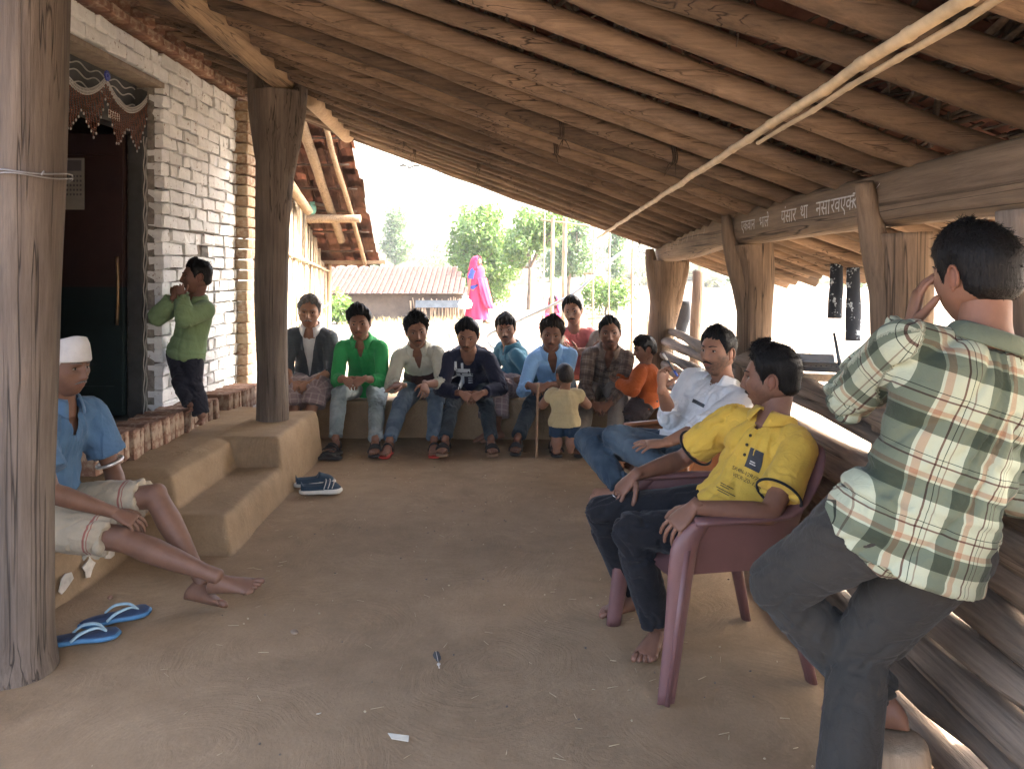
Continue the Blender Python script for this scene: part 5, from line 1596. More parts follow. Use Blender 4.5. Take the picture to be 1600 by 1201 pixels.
    if moustache:
        mm, mr = moustache
        m2 = MB()
        for sx in (-1, 1):
            xs_ = np.linspace(.001, .029, 8)
            m2.tube([(sx * a, ysurf(hv, sx * a, -.047 - .3 * a) + .002, -.0462 - 9 * a * a - .05 * a) for a in xs_], np.array([.0048, .006, .0062, .006, .0055, .0047, .0035, .0015]) * mr, 7, flat=.75)
        m2.v = [v @ HM.T + H for v in m2.v]; m2.build('moustache', MATS[mm], root)
    # ---------------- hair
    if hair and hair.get('style') != 'none':
        a = np.degrees(np.abs((ph + np.pi) % (2 * np.pi) - np.pi))
        fl0 = hair.get('line', .077)
        zh = np.interp(a, [0, 26, 42, 56, 68, 78, 86, 100, 112, 130, 180], [fl0, fl0 - .001, fl0 - .006, .052, .022, -.014, .020, .022, -.030, -.052, -.060])
        nz = fbm(np.stack([np.sin(ph) * 3, np.cos(ph) * 3, hv[:, 2] * 30], 1), seed, 2)
        nz2 = fbm(np.stack([np.sin(ph) * 7, np.cos(ph) * 7, hv[:, 2] * 8], 1), seed + 11, 2)
        zh = zh + .006 * nz + .016 * nz2 * np.clip(np.cos(ph), 0, 1)
        msk = sstep(-.006, .008, hv[:, 2] - zh)
        topf = sstep(-.005, .075, hv[:, 2])
        T = hair.get('side', .006) + (hair.get('top', .020) - hair.get('side', .006)) * topf
        fringe = np.clip(np.cos(ph), 0, 1) * topf
        T = T + hair.get('quiff', .008) * fringe
        lock = fbm(np.stack([np.sin(ph) * 9, np.cos(ph) * 9, hv[:, 2] * 55], 1), seed + 3, 3)
        T = T * (1 + hair.get('mess', .35) * lock) * (.22 + .78 * sstep(0, .034, hv[:, 2] - zh))
        nn = nrm_rows(hv * np.array([1, 1, .9]))
        hp = hv + nn * ((-.006 + (T + .006) * msk)[:, None])
        hp[:, 0] += hair.get('part', 0) * topf * .010
        m2 = MB(); keep = msk > .02
        ids = np.nonzero(keep)[0]
        Fk = [t_ for t_ in hf if any(keep[i] for i in t_)]
        m2.add(hp @ HM.T + H, Fk)
        rr = np.random.default_rng(seed)
        cand = np.nonzero(msk > .9)[0]
        if len(cand):
            k = int(hair.get('strands', 260))
            for i in rr.choice(cand, k):
                L = hair.get('len', .022) * rr.uniform(.5, 1.2) * (.4 + .6 * topf[i]); 
                fl2 = nrm(np.array([rr.normal(hair.get('part', 0) * .8, .5), rr.normal(.25 if hv[i, 1] > 0 else -.4, .5), rr.normal(-.5 if topf[i] < .4 else -.05, .35)]))
                dr = nrm(nn[i] * hair.get('lift', .12) + fl2 * .8)
                sd = nrm(np.cross(dr, nn[i])) * hair.get('w', .0028)
                b0 = hp[i] - nn[i] * .003
                m2.add(np.array([b0 - sd, b0 + sd, b0 + nn[i] * .003, b0 + dr * L]) @ HM.T + H, [(0, 1, 3), (1, 2, 3), (2, 0, 3)])
        m2.build('hair', hm, root)
    q.HM, q.H, q.hv, q.ph = HM, H, hv, ph
    # ---------------- clothing
    def dress(nm, mb, mat, segs, amp, cut=None, torso=True):
        V, F, Nn = remesh(mb, cvox, 2)
        best = np.full(len(V), 1e9); cu = np.zeros((len(V), 3)); fd = np.zeros(len(V))
        for si, (A, B, r) in enumerate(segs):
            L = np.linalg.norm(B - A); u = (B - A) / L
            w = V - A; al_ = w @ u; ac = np.clip(al_, 0, L); dd = w - ac[:, None] * u
            dist = np.linalg.norm(dd, axis=1) / r
            e1 = nrm(np.cross(u, [.3, .2, 1.0])); e2 = np.cross(u, e1)
            an = np.arctan2(w @ e2, w @ e1)
            j = np.minimum(abs(al_), abs(L - al_))
            A_ = .22 + .78 * np.exp(-(j / (.10 * s)) ** 2)
            if torso and si % 2 == 0: A_ = .10 + .70 * np.exp(-((L - al_) / (.10 * s)) ** 2)
            nz_ = fbm(np.stack([al_ * 15 / s + 1.3 * np.sin(an + si), np.cos(an) * 1.2, np.sin(an) * 1.2 + si * 5], 1), seed + 30 + si, 2)
            ridge = 1.1 * nz_ + .35 - 1.25 * np.exp(-(nz_ / .16) ** 2)
            b_ = dist < best
            best = np.where(b_, dist, best); cu[b_] = np.stack([an * r * 1.0 + si * .037, al_, np.full(len(V), si + 1.)], 1)[b_]; fd = np.where(b_, ridge * A_, fd)
        if torso:
            rel = V - P; lx = rel @ rt; lz = rel @ up; ly = rel @ f
            dist = np.sqrt((lx / (.155 * g)) ** 2 + (np.clip(np.abs(lz - tl * .45) - tl * .42, 0, 9) / .1) ** 2 + (ly / (.12 * g)) ** 2)
            b_ = dist < best * .98
            n1_ = fbm(np.stack([lx * 8 + lz * 6 * np.tanh(lx * 20), ly * 6, lz * 5], 1), seed + 50, 2)
            ridge = 1.1 * n1_ + .3 - 1.2 * np.exp(-(n1_ / .15) ** 2)
            n2_ = fbm(np.stack([lx * 3, ly * 3, lz * 20], 1), seed + 55, 2)
            ring = 1.1 * n2_ + .3 - 1.2 * np.exp(-(n2_ / .16) ** 2)
            r2 = ridge * .75 + ring * .7 * np.exp(-((lz - tl * .12) / (.16 * s)) ** 2)
            fd = np.where(b_, r2, fd); cu[b_] = np.stack([lx * 1.12 + .5, lz + .5, lz * 0], 1)[b_]
        V = V + Nn * (fd * amp)[:, None]
        if cut is not None:
            kill, V2 = cut(V)
            F = [t_ for t_ in F if not all(kill[i] for i in t_)]
            V = np.where(kill[:, None], V2, V)
        m3 = MB(); m3.add(V, F)
        return m3.build(nm, mat, root, cuv=cu)
    if trousers:
        e = trousers.get('ease', .014); mb = MB()
        i0 = [i for i in range(len(tt)) if tt[i] <= .13]
        mb.loft(SP[i0], X[i0], Yv[i0], WX_[i0] + e * .5, WY_[i0] + e * .5, 24)
        to = trousers.get('to', 1.0); fl2 = trousers.get('flare', 1.0)
        segs = []
        for (h_, K, A) in ((hipL, kL, AL), (hipR, kR, AR)):
            kt = trousers.get('knee', None)
            if kt is None:
                limb_mesh(mb, h_, K, [(0, .090 * g + e), (.3, .084 * g + e), (.7, .066 * g + e), (1, .056 * g + e)], 18)
                cloth_limb(mb, K, K + (A - K) * to, [(0, .050 * gl + e), (.15, .054 * gl + e), (.35, .056 * gl + e), (.7, (.047 * gl + e) * fl2), (.93, (.044 * gl + e) * fl2), (1, (.045 * gl + e) * fl2)], 18)
                mb.ell(K, (.054 * gl + e,) * 3)
                segs += [(h_, K, .08 * g), (K, A, .055 * g)]
            else:
                cloth_limb(mb, h_, h_ + (K - h_) * kt, [(0, .095 * g + e), (.5, .085 * g + e * 1.5), (.9, .08 * g + e * 1.8), (1, .078 * g + e * 1.8)], 18)
                mb.ell(h_, (.09 * g + e,) * 3)
                segs += [(h_, K, .09 * g)]
        q.trousers = dress('trousers' if not trousers.get('name') else trousers['name'], mb, trousers['mat'], segs, trousers.get('amp', .009) * min(s, 1), torso=False)
    if skirt:   # wrapped cloth over both thighs
        e = skirt.get('ease', .02); mb = MB()
        i0 = [i for i in range(len(tt)) if tt[i] <= .13]
        mb.loft(SP[i0], X[i0], Yv[i0], WX_[i0] + e, WY_[i0] + e, 24)
        kt = skirt.get('knee', .95); segs = []
        for (h_, K, A) in ((hipL, kL, AL), (hipR, kR, AR)):
            cloth_limb(mb, h_, h_ + (K - h_) * kt, [(0, .095 * g + e), (.5, .085 * g + e * 1.4), (1, .066 * g + e * 1.5)], 18); segs.append((h_, K, .09 * g))
            if skirt.get('drop'): cloth_limb(mb, K - nrm(A - K) * .0, K + (A - K) * skirt['drop'], [(0, .066 * g + e), (1, .075 * g + e)], 18); segs.append((K, A, .08 * g)); mb.ell(K, (.062 * g + e,) * 3)
        for w in np.linspace(.15, .85, 6):
            a = hipL * (1 - w) + hipR * w; b_ = (kL * (1 - w) + kR * w); b_ = a + (b_ - a) * kt * .93
            cloth_limb(mb, a, b_ - np.array([0, 0, .02]), [(0, .07 * g), (.6, .045 * g), (1, .022)], 10)
        q.trousers = dress(skirt.get('name', 'lungi'), mb, skirt['mat'], segs, skirt.get('amp', .010), torso=False)
    if shirt:
        e = shirt.get('ease', .012); mb = MB()
        hem = shirt.get('hem', -.06)
        i0 = [i for i in range(len(tt)) if tt[i] >= hem]
        ex = np.array([e + shirt.get('loose', .014) * (1 - sstep(.1, .6, tt[i])) for i in i0])
        if hem < -.13:
            SPx = np.vstack([[spine(hem)], SP[i0]]); Xx = np.vstack([X[:1], X[i0]]); Yx = np.vstack([Yv[:1], Yv[i0]])
            wx = np.concatenate([[.150 * g], np.maximum(WX_[i0], .150 * g * (np.array(tt)[i0] < .1))]) + np.concatenate([[ex[0] * 1.2], ex]); wy = np.concatenate([[.112 * g], np.maximum(WY_[i0], .110 * g * (np.array(tt)[i0] < .1))]) + np.concatenate([[ex[0] * 1.2], ex])
            mb.loft(SPx, Xx, Yx, wx, wy, 28)
        else: mb.loft(SP[i0], X[i0], Yv[i0], WX_[i0] + ex, WY_[i0] + ex, 28)
        # yoke from neck to shoulder
        for S_ in (shL, shR): mb.tube([N - up * .052 * ts, N * .6 + S_ * .4 - up * .020, S_ + up * .002], np.array([.050, .046, .050]) * gl + e * .8, 14)
        segs = []
        sl_ = shirt.get('sleeve', 'long')
        for (S_, E, W_) in ((shL, eL, WL), (shR, eR, WR)):
            mb.ell(S_ - up * .006, (.047 * gl + e,) * 3)
            if sl_ == 'none': continue
            if sl_ == 'short':
                cloth_limb(mb, S_, S_ + (E - S_) * .72, [(0, .048 * gl + e), (.12, .051 * gl + e), (.4, .052 * gl + e * 1.2), (.9, .052 * gl + e * 1.5), (1, .053 * gl + e * 1.6)], 18); segs.append((S_, E, .055 * gl))
            else:
                cloth_limb(mb, S_, E, [(0, .047 * gl + e), (.12, .050 * gl + e), (.4, .048 * gl + e), (.8, .045 * gl + e), (1, .043 * gl + e)], 18)
                mb.ell(E, (.043 * gl + e,) * 3)
                t2 = shirt.get('cuff', .95)
                cloth_limb(mb, E, E + (W_ - E) * t2, [(0, .043 * gl + e), (.3, .044 * gl + e), (.75, .034 * gl + e * .9), (.92, .030 * gl + e * .8), (.93, .033 * gl + e * .9), (1, .033 * gl + e * .9)], 18)
                segs += [(S_, E, .055 * gl), (E, W_, .048 * gl)]
        vd = shirt.get('v', 0); vw = shirt.get('vw', .045)
        def cutf(V):
            rel = V - N; lx = np.abs(rel @ rt); lz = rel @ up; ly = rel @ f
            w_ = vw * s * np.clip((lz + vd) / vd, 0, 1) ** shirt.get('vp', 1.0)
            k = (ly > .0) & (lz > -vd) & (lx < w_)
            k2 = (lz > .012 * s) & (lx < .07 * s)
            V2 = V + (np.sign(rel @ rt) * (w_ - lx) * k)[:, None] * rt
            V2 = V2 + ((.012 * s - lz) * (k2 & ~k))[:, None] * up
            return k | k2, V2
        for (sd_, fr_2, ee) in shirt.get('over', ()):
            h_, K = (hipL, kL) if sd_ == 'L' else (hipR, kR)
            cloth_limb(mb, h_, h_ + (K - h_) * fr_2, [(0, .10 * g + ee), (.6, .098 * g + ee), (1, .10 * g + ee)], 18); mb.ell(h_, (.10 * g + ee,) * 3)
        q.shirt = dress('shirt' if not shirt.get('name') else shirt['name'], mb, shirt['mat'], segs, shirt.get('amp', .010) * min(s, 1), cutf if vd else None)
        if shirt.get('inner'):
            mb = MB(); i1 = [i for i in range(len(tt)) if tt[i] >= -.06]; mb.loft(SP[i1], X[i1], Yv[i1], WX_[i1] * .97 + .004, WY_[i1] * .97 + .004, 28)
            vd, vw = .09, .035
            q.inner = dress('undershirt', mb, shirt['inner'], [], .005, cutf)
        if shirt.get('collar'):
            n_ = 26; a = np.linspace(R(shirt.get('open', 24)), R(360 - shirt.get('open', 24)), n_)
            fr = np.cos(a)
            rows = []
            tip = np.exp(-((np.minimum(a, 2 * np.pi - a) - a[0]) / .45) ** 2)
            for (rad, hz_, tp) in ((.064, .034, 0), (.066, .043, 0), (.075, .039, .3), (.090, .008, 1), (.088, .004, 1)):
                dirs = np.outer(np.cos(a), f) + np.outer(-np.sin(a), rt)
                rows.append(N + dirs * (rad * gl * (1 + .12 * tip * tp))[:, None] * 1.05 + up * (hz_ * gl - .030 * tip * tp - .018 * (fr > 0) * fr * .9)[:, None])
            Pg = np.stack(rows, 1); m3 = MB(); m3.grid(Pg)
            co = m3.build('collar', shirt.get('cmat', shirt['mat']), q.shirt, cuv=np.zeros((n_ * 5, 3)) + np.array([.31, .22, 0]))
            md = co.modifiers.new('thick', 'SOLIDIFY'); md.thickness = .003
    # ---------------- footwear
    if sandal:
        for (A, d, fu, side) in feet:
            if sandal.get('only') and sandal['only'] != side: continue
            z = nrm(np.array(fu) - d * np.dot(fu, d)); x = np.cross(d, z); M3 = np.stack([x, d, z], 1) * (.97)
            rt2 = empty('sandal', tuple(A)); rt2.parent = root; rt2.location = Vector(tuple(A)) - root.location
            O = sole_outline(L=.265, side=side) + np.array([.003 * side, .052]); m3 = MB(); slab(m3, O, -.096, -.081, M3, A); m3.build('sole', sandal['sole'], rt2)
            for (yy, hz2, w2, r_) in ((.085, -.035, .047, .012), (.055, -.022, .042, .010), (-.03, .0, .036, .008)) if sandal.get('kind') != 'flip' else ((.03, -.012, .042, .008),):
                a = np.linspace(-.05, np.pi + .05, 11)
                Pp = np.stack([w2 * np.cos(a), np.full(11, yy) + .01 * np.sin(a), -.084 + (hz2 + .084 + .007) * np.sin(a) ** .8 if False else -.084 + (hz2 + .089) * np.abs(np.sin(a)) ** .7], 1) @ M3.T + A
                m3 = MB(); m3.tube(Pp, r_, 7, flat=.3, up=tuple(d)); m3.build('strap', sandal['strap'], rt2)
    return q
def nrm_rows(V): return V / (np.linalg.norm(V, axis=1)[:, None] + 1e-12)
# ------------------------------------------------------------------ people: who sits and stands where
BLACKH = dict(mat='black_hair', top=.022, side=.008, quiff=.010, mess=.4)
WHITEC = M_cloth('white_shirt_cloth', (.62, .63, .63)); DHOTI = None
def pat_lines(period, w, c, k=.6, axis=0):
    def f(nt, cu, base):
        u, v = sepxy(nt, cu)
        return mixc(nt, mth(nt, 'MULTIPLY', band(nt, u if axis == 0 else v, period, .1, w), k), base, c)
    return f
C_BLUE = M_cloth('blue_work_shirt', (.070, .135, .230)); C_DHOTI = M_cloth('cream_dhoti', (.34, .285, .205), pattern=pat_plaid([], [(.40, .82, .022, (.25, .06, .05), .8), (.40, .86, .010, (.25, .06, .05), .8)]))
C_GREENB = M_cloth('boy_green_top', (.19, .27, .135)); C_BLACKJ = M_cloth('black_trousers', (.017, .018, .021)); C_NAVYP = M_cloth('navy_track', (.022, .022, .030))
C_VEST = M_cloth('charcoal_vest', (.055, .065, .075), pattern=pat_lines(.012, .4, (.085, .095, .10), .5, 1)); C_LUNGI = M_cloth('grey_purple_lungi', (.20, .15, .15), pattern=pat_plaid([(.05, .1, .2, (.34, .28, .26), .6)], [(.05, .1, .2, (.33, .27, .26), .6)]))
C_GREEN = M_cloth('bright_green_shirt', (.030, .245, .075)); C_JEANL = M_cloth('pale_jeans', (.175, .205, .205), wear=(.28, .31, .30)); C_JEANB = M_cloth('blue_jeans', (.060, .090, .125), wear=(.13, .17, .205)); C_JEAND = M_cloth('dark_jeans', (.022, .030, .038), wear=(.05, .065, .075))
def pat_beige(nt, cu, base):
    u, v = sepxy(nt, cu); s = ND(nt, 'ShaderNodeSeparateXYZ'); nt.links.new(cu, s.inputs[0])
    k = mth(nt, 'MULTIPLY', mth(nt, 'MULTIPLY', mth(nt, 'LESS_THAN', v, .70), mth(nt, 'GREATER_THAN', v, .575)), mth(nt, 'LESS_THAN', s.outputs[2], .5))
    return mixc(nt, k, base, (.055, .030, .028))
C_BEIGE = M_cloth('beige_banded_shirt', (.40, .395, .32), pattern=pat_beige)
C_NAVY = M_cloth('navy_sweatshirt', (.018, .020, .036)); C_TEAL = M_cloth('teal_shirt', (.050, .135, .185)); C_LBLUE = M_cloth('light_blue_shirt', (.235, .40, .60))
C_PINK = M_cloth('salmon_tee', (.50, .17, .16)); C_BROWNP = M_cloth('brown_check_shirt', (.175, .130, .100), pattern=pat_plaid([(.085, .0, .28, (.085, .060, .048), .7), (.085, .55, .05, (.36, .30, .24), .6)], [(.085, .0, .28, (.085, .060, .048), .7), (.085, .6, .05, (.36, .30, .24), .6)]))
C_GREYT = M_cloth('grey_beige_trousers', (.215, .185, .150)); C_YVEST = M_cloth('pale_yellow_vest', (.46, .37, .20)); C_NSHORT = M_cloth('navy_shorts', (.022, .042, .072)); C_ORANGE = M_cloth('rust_orange_top', (.36, .085, .022)); C_DSKIRT = M_cloth('dark_brown_skirt', (.055, .042, .040))
C_JEANM = M_cloth('washed_blue_jeans', (.036, .056, .078), wear=(.09, .12, .145)); C_YELLOW = M_cloth('yellow_polo', (.52, .335, .055)); C_BLACKT = M_cloth('black_chinos', (.012, .012, .014)); C_OLIVE = M_cloth('dark_olive_trousers', (.037, .034, .029))
C_PLAID = M_cloth('green_cream_plaid', (.37, .395, .28), .06, pattern=pat_plaid(
    [(.150, .02, .30, (.26, .29, .27), .9), (.150, .36, .10, (.85, .55, .48), .8), (.150, .62, .030, (.20, .055, .055), .85), (.150, .72, .012, (.05, .06, .06), .9), (.150, .80, .02, (.28, .10, .09), .6)],
    [(.145, .05, .27, (.26, .29, .27), .9), (.145, .36, .08, (.85, .55, .48), .8), (.145, .60, .028, (.20, .055, .055), .85), (.145, .70, .012, (.05, .06, .06), .9)], 'MULTIPLY'))
C_PINKS = M_cloth('pink_sari', (.48, .030, .085)); C_BLUEB = M_cloth('royal_blue_blouse', (.045, .065, .28))
SAND_B = dict(sole=TAN, strap=BLKL); SAND_R = dict(sole=REDR, strap=BLKL, kind='flip'); SAND_K = dict(sole=BLKL, strap=BLKL)
FLOOR_A = .093

def arr(v): return np.array(tuple(v), float)
# --- the row on the mud bench
def bench_man(label, hpx, hpy, hY, px_ank_l, px_ank_r, wl, wr, ankY=(5.90, 5.90), pelv_dx=0, fwd=.07, s=.97, look=(0, -1, -.1), kspread=.25, zhip=.408, pelvY=6.62, front=(0, -1, 0), **kw):
    """hpx, hpy = head in the photo; the person faces the camera, so his right hand is on our left"""
    H = arr(U(hpx, hpy, hY)); N = H + np.array([0, fwd, -.128]); P = np.array([H[0] + pelv_dx, pelvY, zhip])
    al = np.array([(px_ank_l - 800) * ankY[0] / 1200, ankY[0], FLOOR_A]); ar = np.array([(px_ank_r - 800) * ankY[1] / 1200, ankY[1], FLOOR_A])
    kwd = dict(pl=(.34, .35, -.9), pr=(-.34, .35, -.9), kl=(kspread, -.45, 1), kr=(-kspread, -.45, 1), fl_=(.16, -1, 0), fr_=(-.16, -1, 0), s=s, look=look, hair=BLACKH, vox=.011, cvox=.008, hs=1.10)
    kwd.update(kw)
    return make_person(label, (float(P[0]), 6.1, 0), P, N, front, H, wl=arr(wl) if wl is not None else None, wr=arr(wr) if wr is not None else None, al=al, ar=ar, **kwd)
def clasp(px, py, Y, gap=.045):
    c = arr(U(px, py, Y))
    L = (nrm((-.75, -.45, -.35)), nrm((.3, -.6, .75)), (.55, .6, .35)); R_ = (nrm((.75, -.45, -.35)), nrm((-.3, -.6, .75)), (.55, .6, .35))
    return c + np.array([gap + .035, .05, .02]), c + np.array([-gap - .035, .05, .02]), L, R_

wl, wr, hl, hr = clasp(467, 604, 6.12)
bench_man('grey haired moustached man in a dark open waistcoat beside the forked post', 483, 489, 6.36, 476, 462, wl, wr, (6.02, 6.0), s=1.0, hl=hl, hr=hr, skin=SK, seed=3, look=(.18, -1, -.04), tilt=-.06, pelv_dx=-.03,
          shirt=dict(mat=C_VEST, sleeve='long', cuff=.25, v=.42, vw=.062, collar=True, cmat=WHITEC, inner=WHITEC, ease=.018), skirt=dict(mat=C_LUNGI, knee=1.0, drop=.35, ease=.03), hair=dict(mat='grey_hair', top=.026, side=.010, quiff=.004, mess=.5), moustache=('grey_hair', 1.35), beard=.25, hollow=.003, elder=True, kspread=.2)
wl, wr, hl, hr = clasp(551, 597, 6.04)
q_green = bench_man('young man in a bright green shirt and pale jeans', 562, 507, 6.30, 586, 524, wl, wr, (5.86, 5.98), s=.98, hl=hl, hr=hr, seed=4, look=(.05, -1, -.05), skin=SKM, tilt=.05,
          shirt=dict(mat=C_GREEN, cuff=.62, v=.13, vw=.04, collar=True), trousers=dict(mat=C_JEANL, ease=.010, to=.93), hair=dict(mat='black_hair', top=.034, side=.006, quiff=.016, mess=.5, part=.3, len=.03), beard=.35, moustache=('black_hair', .6), sandal=SAND_K)
bench_man('man in a beige shirt with a dark chest band and wavy hair', 651, 519, 6.30, 678, 608, U(664, 600, 6.02), U(630, 602, 6.02), (5.92, 5.90), s=.98, seed=5, look=(.22, -1, -.10), skin=SKM, kspread=.15, tilt=.10, pelv_dx=.03,
          hl=(nrm((.1, -.8, -.5)), nrm((.5, -.3, .8)), (.6, .6, .3)), hr=(nrm((-.95, -.3, -.05)), nrm((0, -.1, 1)), (.25, .3, .2)), pl=(.5, .2, -.8), pr=(-.5, .2, -.8),
          shirt=dict(mat=C_BEIGE, cuff=.45, v=.17, vw=.045, collar=True), trousers=dict(mat=C_JEANB, ease=.012, to=.92), hair=dict(mat='black_hair', top=.032, side=.014, quiff=.014, mess=.8, len=.045, lift=.6, strands=420), moustache=('black_hair', .9), beard=.55, sandal=SAND_R)
wl, wr, hl, hr = clasp(736, 620, 6.0)
q_navy = bench_man('young man in a navy sweatshirt with white bar print', 731, 526, 6.24, 768, 694, wl, wr, (5.88, 5.86), s=.96, hl=hl, hr=hr, seed=6, tilt=-.07, look=(-.08, -1, -.28), skin=SKM, fwd=.09, kspread=.38, pl=(.7, .2, -.6), pr=(-.7, .2, -.6),
          shirt=dict(mat=C_NAVY, cuff=.80, v=.07, vw=.060, vp=.5, ease=.02), trousers=dict(mat=C_JEAND, ease=.008, to=.93), hair=dict(mat='black_hair', top=.030, side=.006, quiff=.016, mess=.25, part=1.0, len=.03), moustache=('black_hair', .75), beard=.45, sandal=SAND_B)
wl, wr, hl, hr = clasp(841, 607, 6.03, .03)
q_lb = bench_man('man in a light blue shirt leaning both hands on a stick', 862, 524, 6.28, 866, 806, wl, wr, (5.95, 5.90), s=.96, hl=hl, hr=hr, seed=7, look=(-.06, -1, -.10), skin=SKD, fwd=.08, pelv_dx=.04, tilt=-.08, kspread=.3,
          shirt=dict(mat=C_LBLUE, cuff=.75, v=.20, vw=.05, collar=True), trousers=dict(mat=C_JEAND, ease=.010, to=.90), hair=dict(mat='brownish_black_hair', top=.034, side=.010, quiff=.012, mess=.6, len=.035, lift=.6), moustache=('black_hair', .7), beard=.3, sandal=SAND_K)
wl, wr, hl, hr = clasp(940, 637, 6.0, .03)
bench_man('man in a brown checked shirt and grey trousers', 953, 522, 6.28, 958, 905, wl, wr, (5.95, 5.88), s=.98, hl=hl, hr=hr, seed=8, look=(-.12, -1, .0), skin=SKD, fwd=.08, kspread=.33, tilt=.07, pelv_dx=-.02,
          shirt=dict(mat=C_BROWNP, cuff=.9, v=.15, vw=.045, collar=True), trousers=dict(mat=C_GREYT, ease=.018, to=.95), hair=dict(mat='black_hair', top=.020, side=.006, quiff=.010, mess=.4), moustache=('black_hair', .5), beard=.3, hollow=.003, sandal=SAND_K)
# man turned sideways between navy and light blue
H = arr(U(790, 515, 6.72)); P = np.array([.02, 6.86, .40])
make_person('man in a teal shirt turned sideways behind the stick holder', (0, 6.8, 0), P, H + np.array([.045, .06, -.15]), (-.75, -.35, 0), H, (-.05, -1, -.05), s=.92, hs=1.06, skin=SKM, seed=9, vox=.011, cvox=.009,
            wl=H + np.array([.02, -.20, -.42]), wr=H + np.array([-.22, .06, -.40]), pl=(.8, -.2, -.5), pr=(0, .6, -.6), al=(-.12, 6.30, .093), ar=(-.20, 6.36, .093), kl=(-.4, -.5, 1), kr=(-.5, -.3, 1),
            shirt=dict(mat=C_TEAL, cuff=.35, v=.08, vw=.035, collar=True), skirt=dict(mat=C_LUNGI, knee=1.0, drop=.7, ease=.02), hair=dict(mat='black_hair', top=.026, side=.010, quiff=.012, mess=.25, line=.052), moustache=('black_hair', 1.1), beard=.3)
# man in pink behind
H = arr(U(895, 487, 7.1)); P = np.array([.60, 7.20, .44])
make_person('moustached man in a salmon pink tee sitting behind the row', (.6, 7.15, 0), P, H + np.array([.02, .05, -.15]), (-.1, -1, 0), H, (-.25, -1, -.08), tilt=.12, s=.98, hs=1.08, skin=SKM, seed=10, vox=.011, cvox=.009,
            wl=arr(U(902, 548, 6.88)), wr=arr(U(925, 546, 6.86)), pl=(.9, -.1, -.5), pr=(-.9, -.1, -.5), al=(.72, 6.95, .41), ar=(.50, 6.92, .41), kl=(.3, -.5, 1), kr=(-.3, -.5, 1),
            shirt=dict(mat=C_PINK, sleeve='short', v=.05, vw=.05, vp=.5), trousers=dict(mat=C_GREYT, ease=.02), hair=dict(mat='black_hair', top=.026, side=.008, quiff=.008, mess=.4), moustache=('black_hair', 1.3), beard=.35)
# toddler, back to the camera
make_person('toddler in a pale yellow vest and navy shorts standing back to camera', (.385, 5.62, 0), (.385, 5.60, .285), (.385, 5.625, .525), (.08, 1, 0), (.385, 5.625, .632), (-.35, 1, -.1), s=.46, g=.60, hs=.80, hw=.098, arm=.44, leg=.30 / .82 * .66, skin=SK, seed=11, vox=.007, cvox=.006,
            wl=(.27, 5.80, .42), wr=(.52, 5.78, .41), pl=(-.6, -.3, -.5), pr=(.8, -.4, -.5), al=(.325, 5.60, .062), ar=(.425, 5.61, .062), kl=(0, 1, .1), kr=(0, 1, .1), fl_=(-.35, 1, 0), fr_=(.35, 1, 0),
            shirt=dict(mat=C_YVEST, sleeve='none', ease=.016, amp=.010), trousers=dict(mat=C_NSHORT, ease=.006, knee=.80), hair=dict(mat='brownish_black_hair', top=.008, side=.005, quiff=.0, mess=.3, strands=120, len=.010))
# child in orange leaning on the checked man
make_person('child in a rust orange top leaning against the checked man', (1.06, 6.12, 0), (1.075, 6.14, .375), (1.06, 6.13, .645), (-.75, .30, 0), (1.052, 6.10, .775), (-.9, -.15, -.12), s=.55, g=.66, hs=.86, hw=.105, arm=.58, leg=.385 / .82, skin=SKM, seed=12, vox=.008, cvox=.007,
            wl=(.84, 6.06, .52), wr=(.86, 6.24, .52), pl=(0, -.6, -.6), pr=(0, .6, -.6), al=(1.02, 6.10, .062), ar=(1.10, 6.20, .062), kl=(-1, 0, .1), kr=(-1, 0, .1),
            shirt=dict(mat=C_ORANGE, ease=.022, amp=.011, cuff=.95, hem=-.2, collar=False), skirt=dict(mat=C_DSKIRT, knee=1.0, drop=.3, ease=.03), hair=dict(mat='black_hair', top=.024, side=.016, quiff=.006, mess=.5, line=.05, len=.035))
# stick
mb = MB(); mb.tube([U(841, 598, 6.0), U(839, 655, 5.93), U(838, 716, 5.80)], [.011, .010, .009], 8, sub=5, wob=lambda Q: .12 * fbm(Q * 20, 4, 2))
tag(mb.build('walking_stick', TAN, origin=tuple(U(838, 716, 5.8))), 'thin wooden stick held upright by the man in light blue', 'stick')
# print on the navy sweatshirt
PRINT = M_cloth('white_print', (.50, .53, .55))
def rect(x0, y0, x1, y1, n=5):
    xs = np.linspace(x0, x1, n + 1); ys = np.linspace(y0, y1, n + 1); V = [(a, b_) for a in xs for b_ in ys]
    F = [(i * (n + 1) + j, (i + 1) * (n + 1) + j, (i + 1) * (n + 1) + j + 1, i * (n + 1) + j + 1) for i in range(n) for j in range(n)]
    return np.array(V), F
pc = arr(U(722, 590, 6.1))
def pr_(px, py): return ((px - 722) * 6.15 / 1200, -(py - 590) * 6.15 / 1200)
for (x0, y0, x1, y1) in ((707.5, 583, 711, 569), (717.5, 583, 721.5, 572), (708, 589, 732, 582), (708, 593, 736, 590.5), (704, 596, 736, 593.5), (716, 609, 721.5, 596), (728, 600, 735, 598.5), (728, 604, 735, 602.5), (728, 608, 735, 606.5)):
    a = pr_(x0, y0); b_ = pr_(x1, y1)
    V2, F2 = rect(a[0], a[1], b_[0], b_[1])
    decal('white_print', V2, F2, tuple(pc), (1, 0, 0), (0, 0, 1), q_navy.shirt, PRINT, q_navy.shirt, .003)

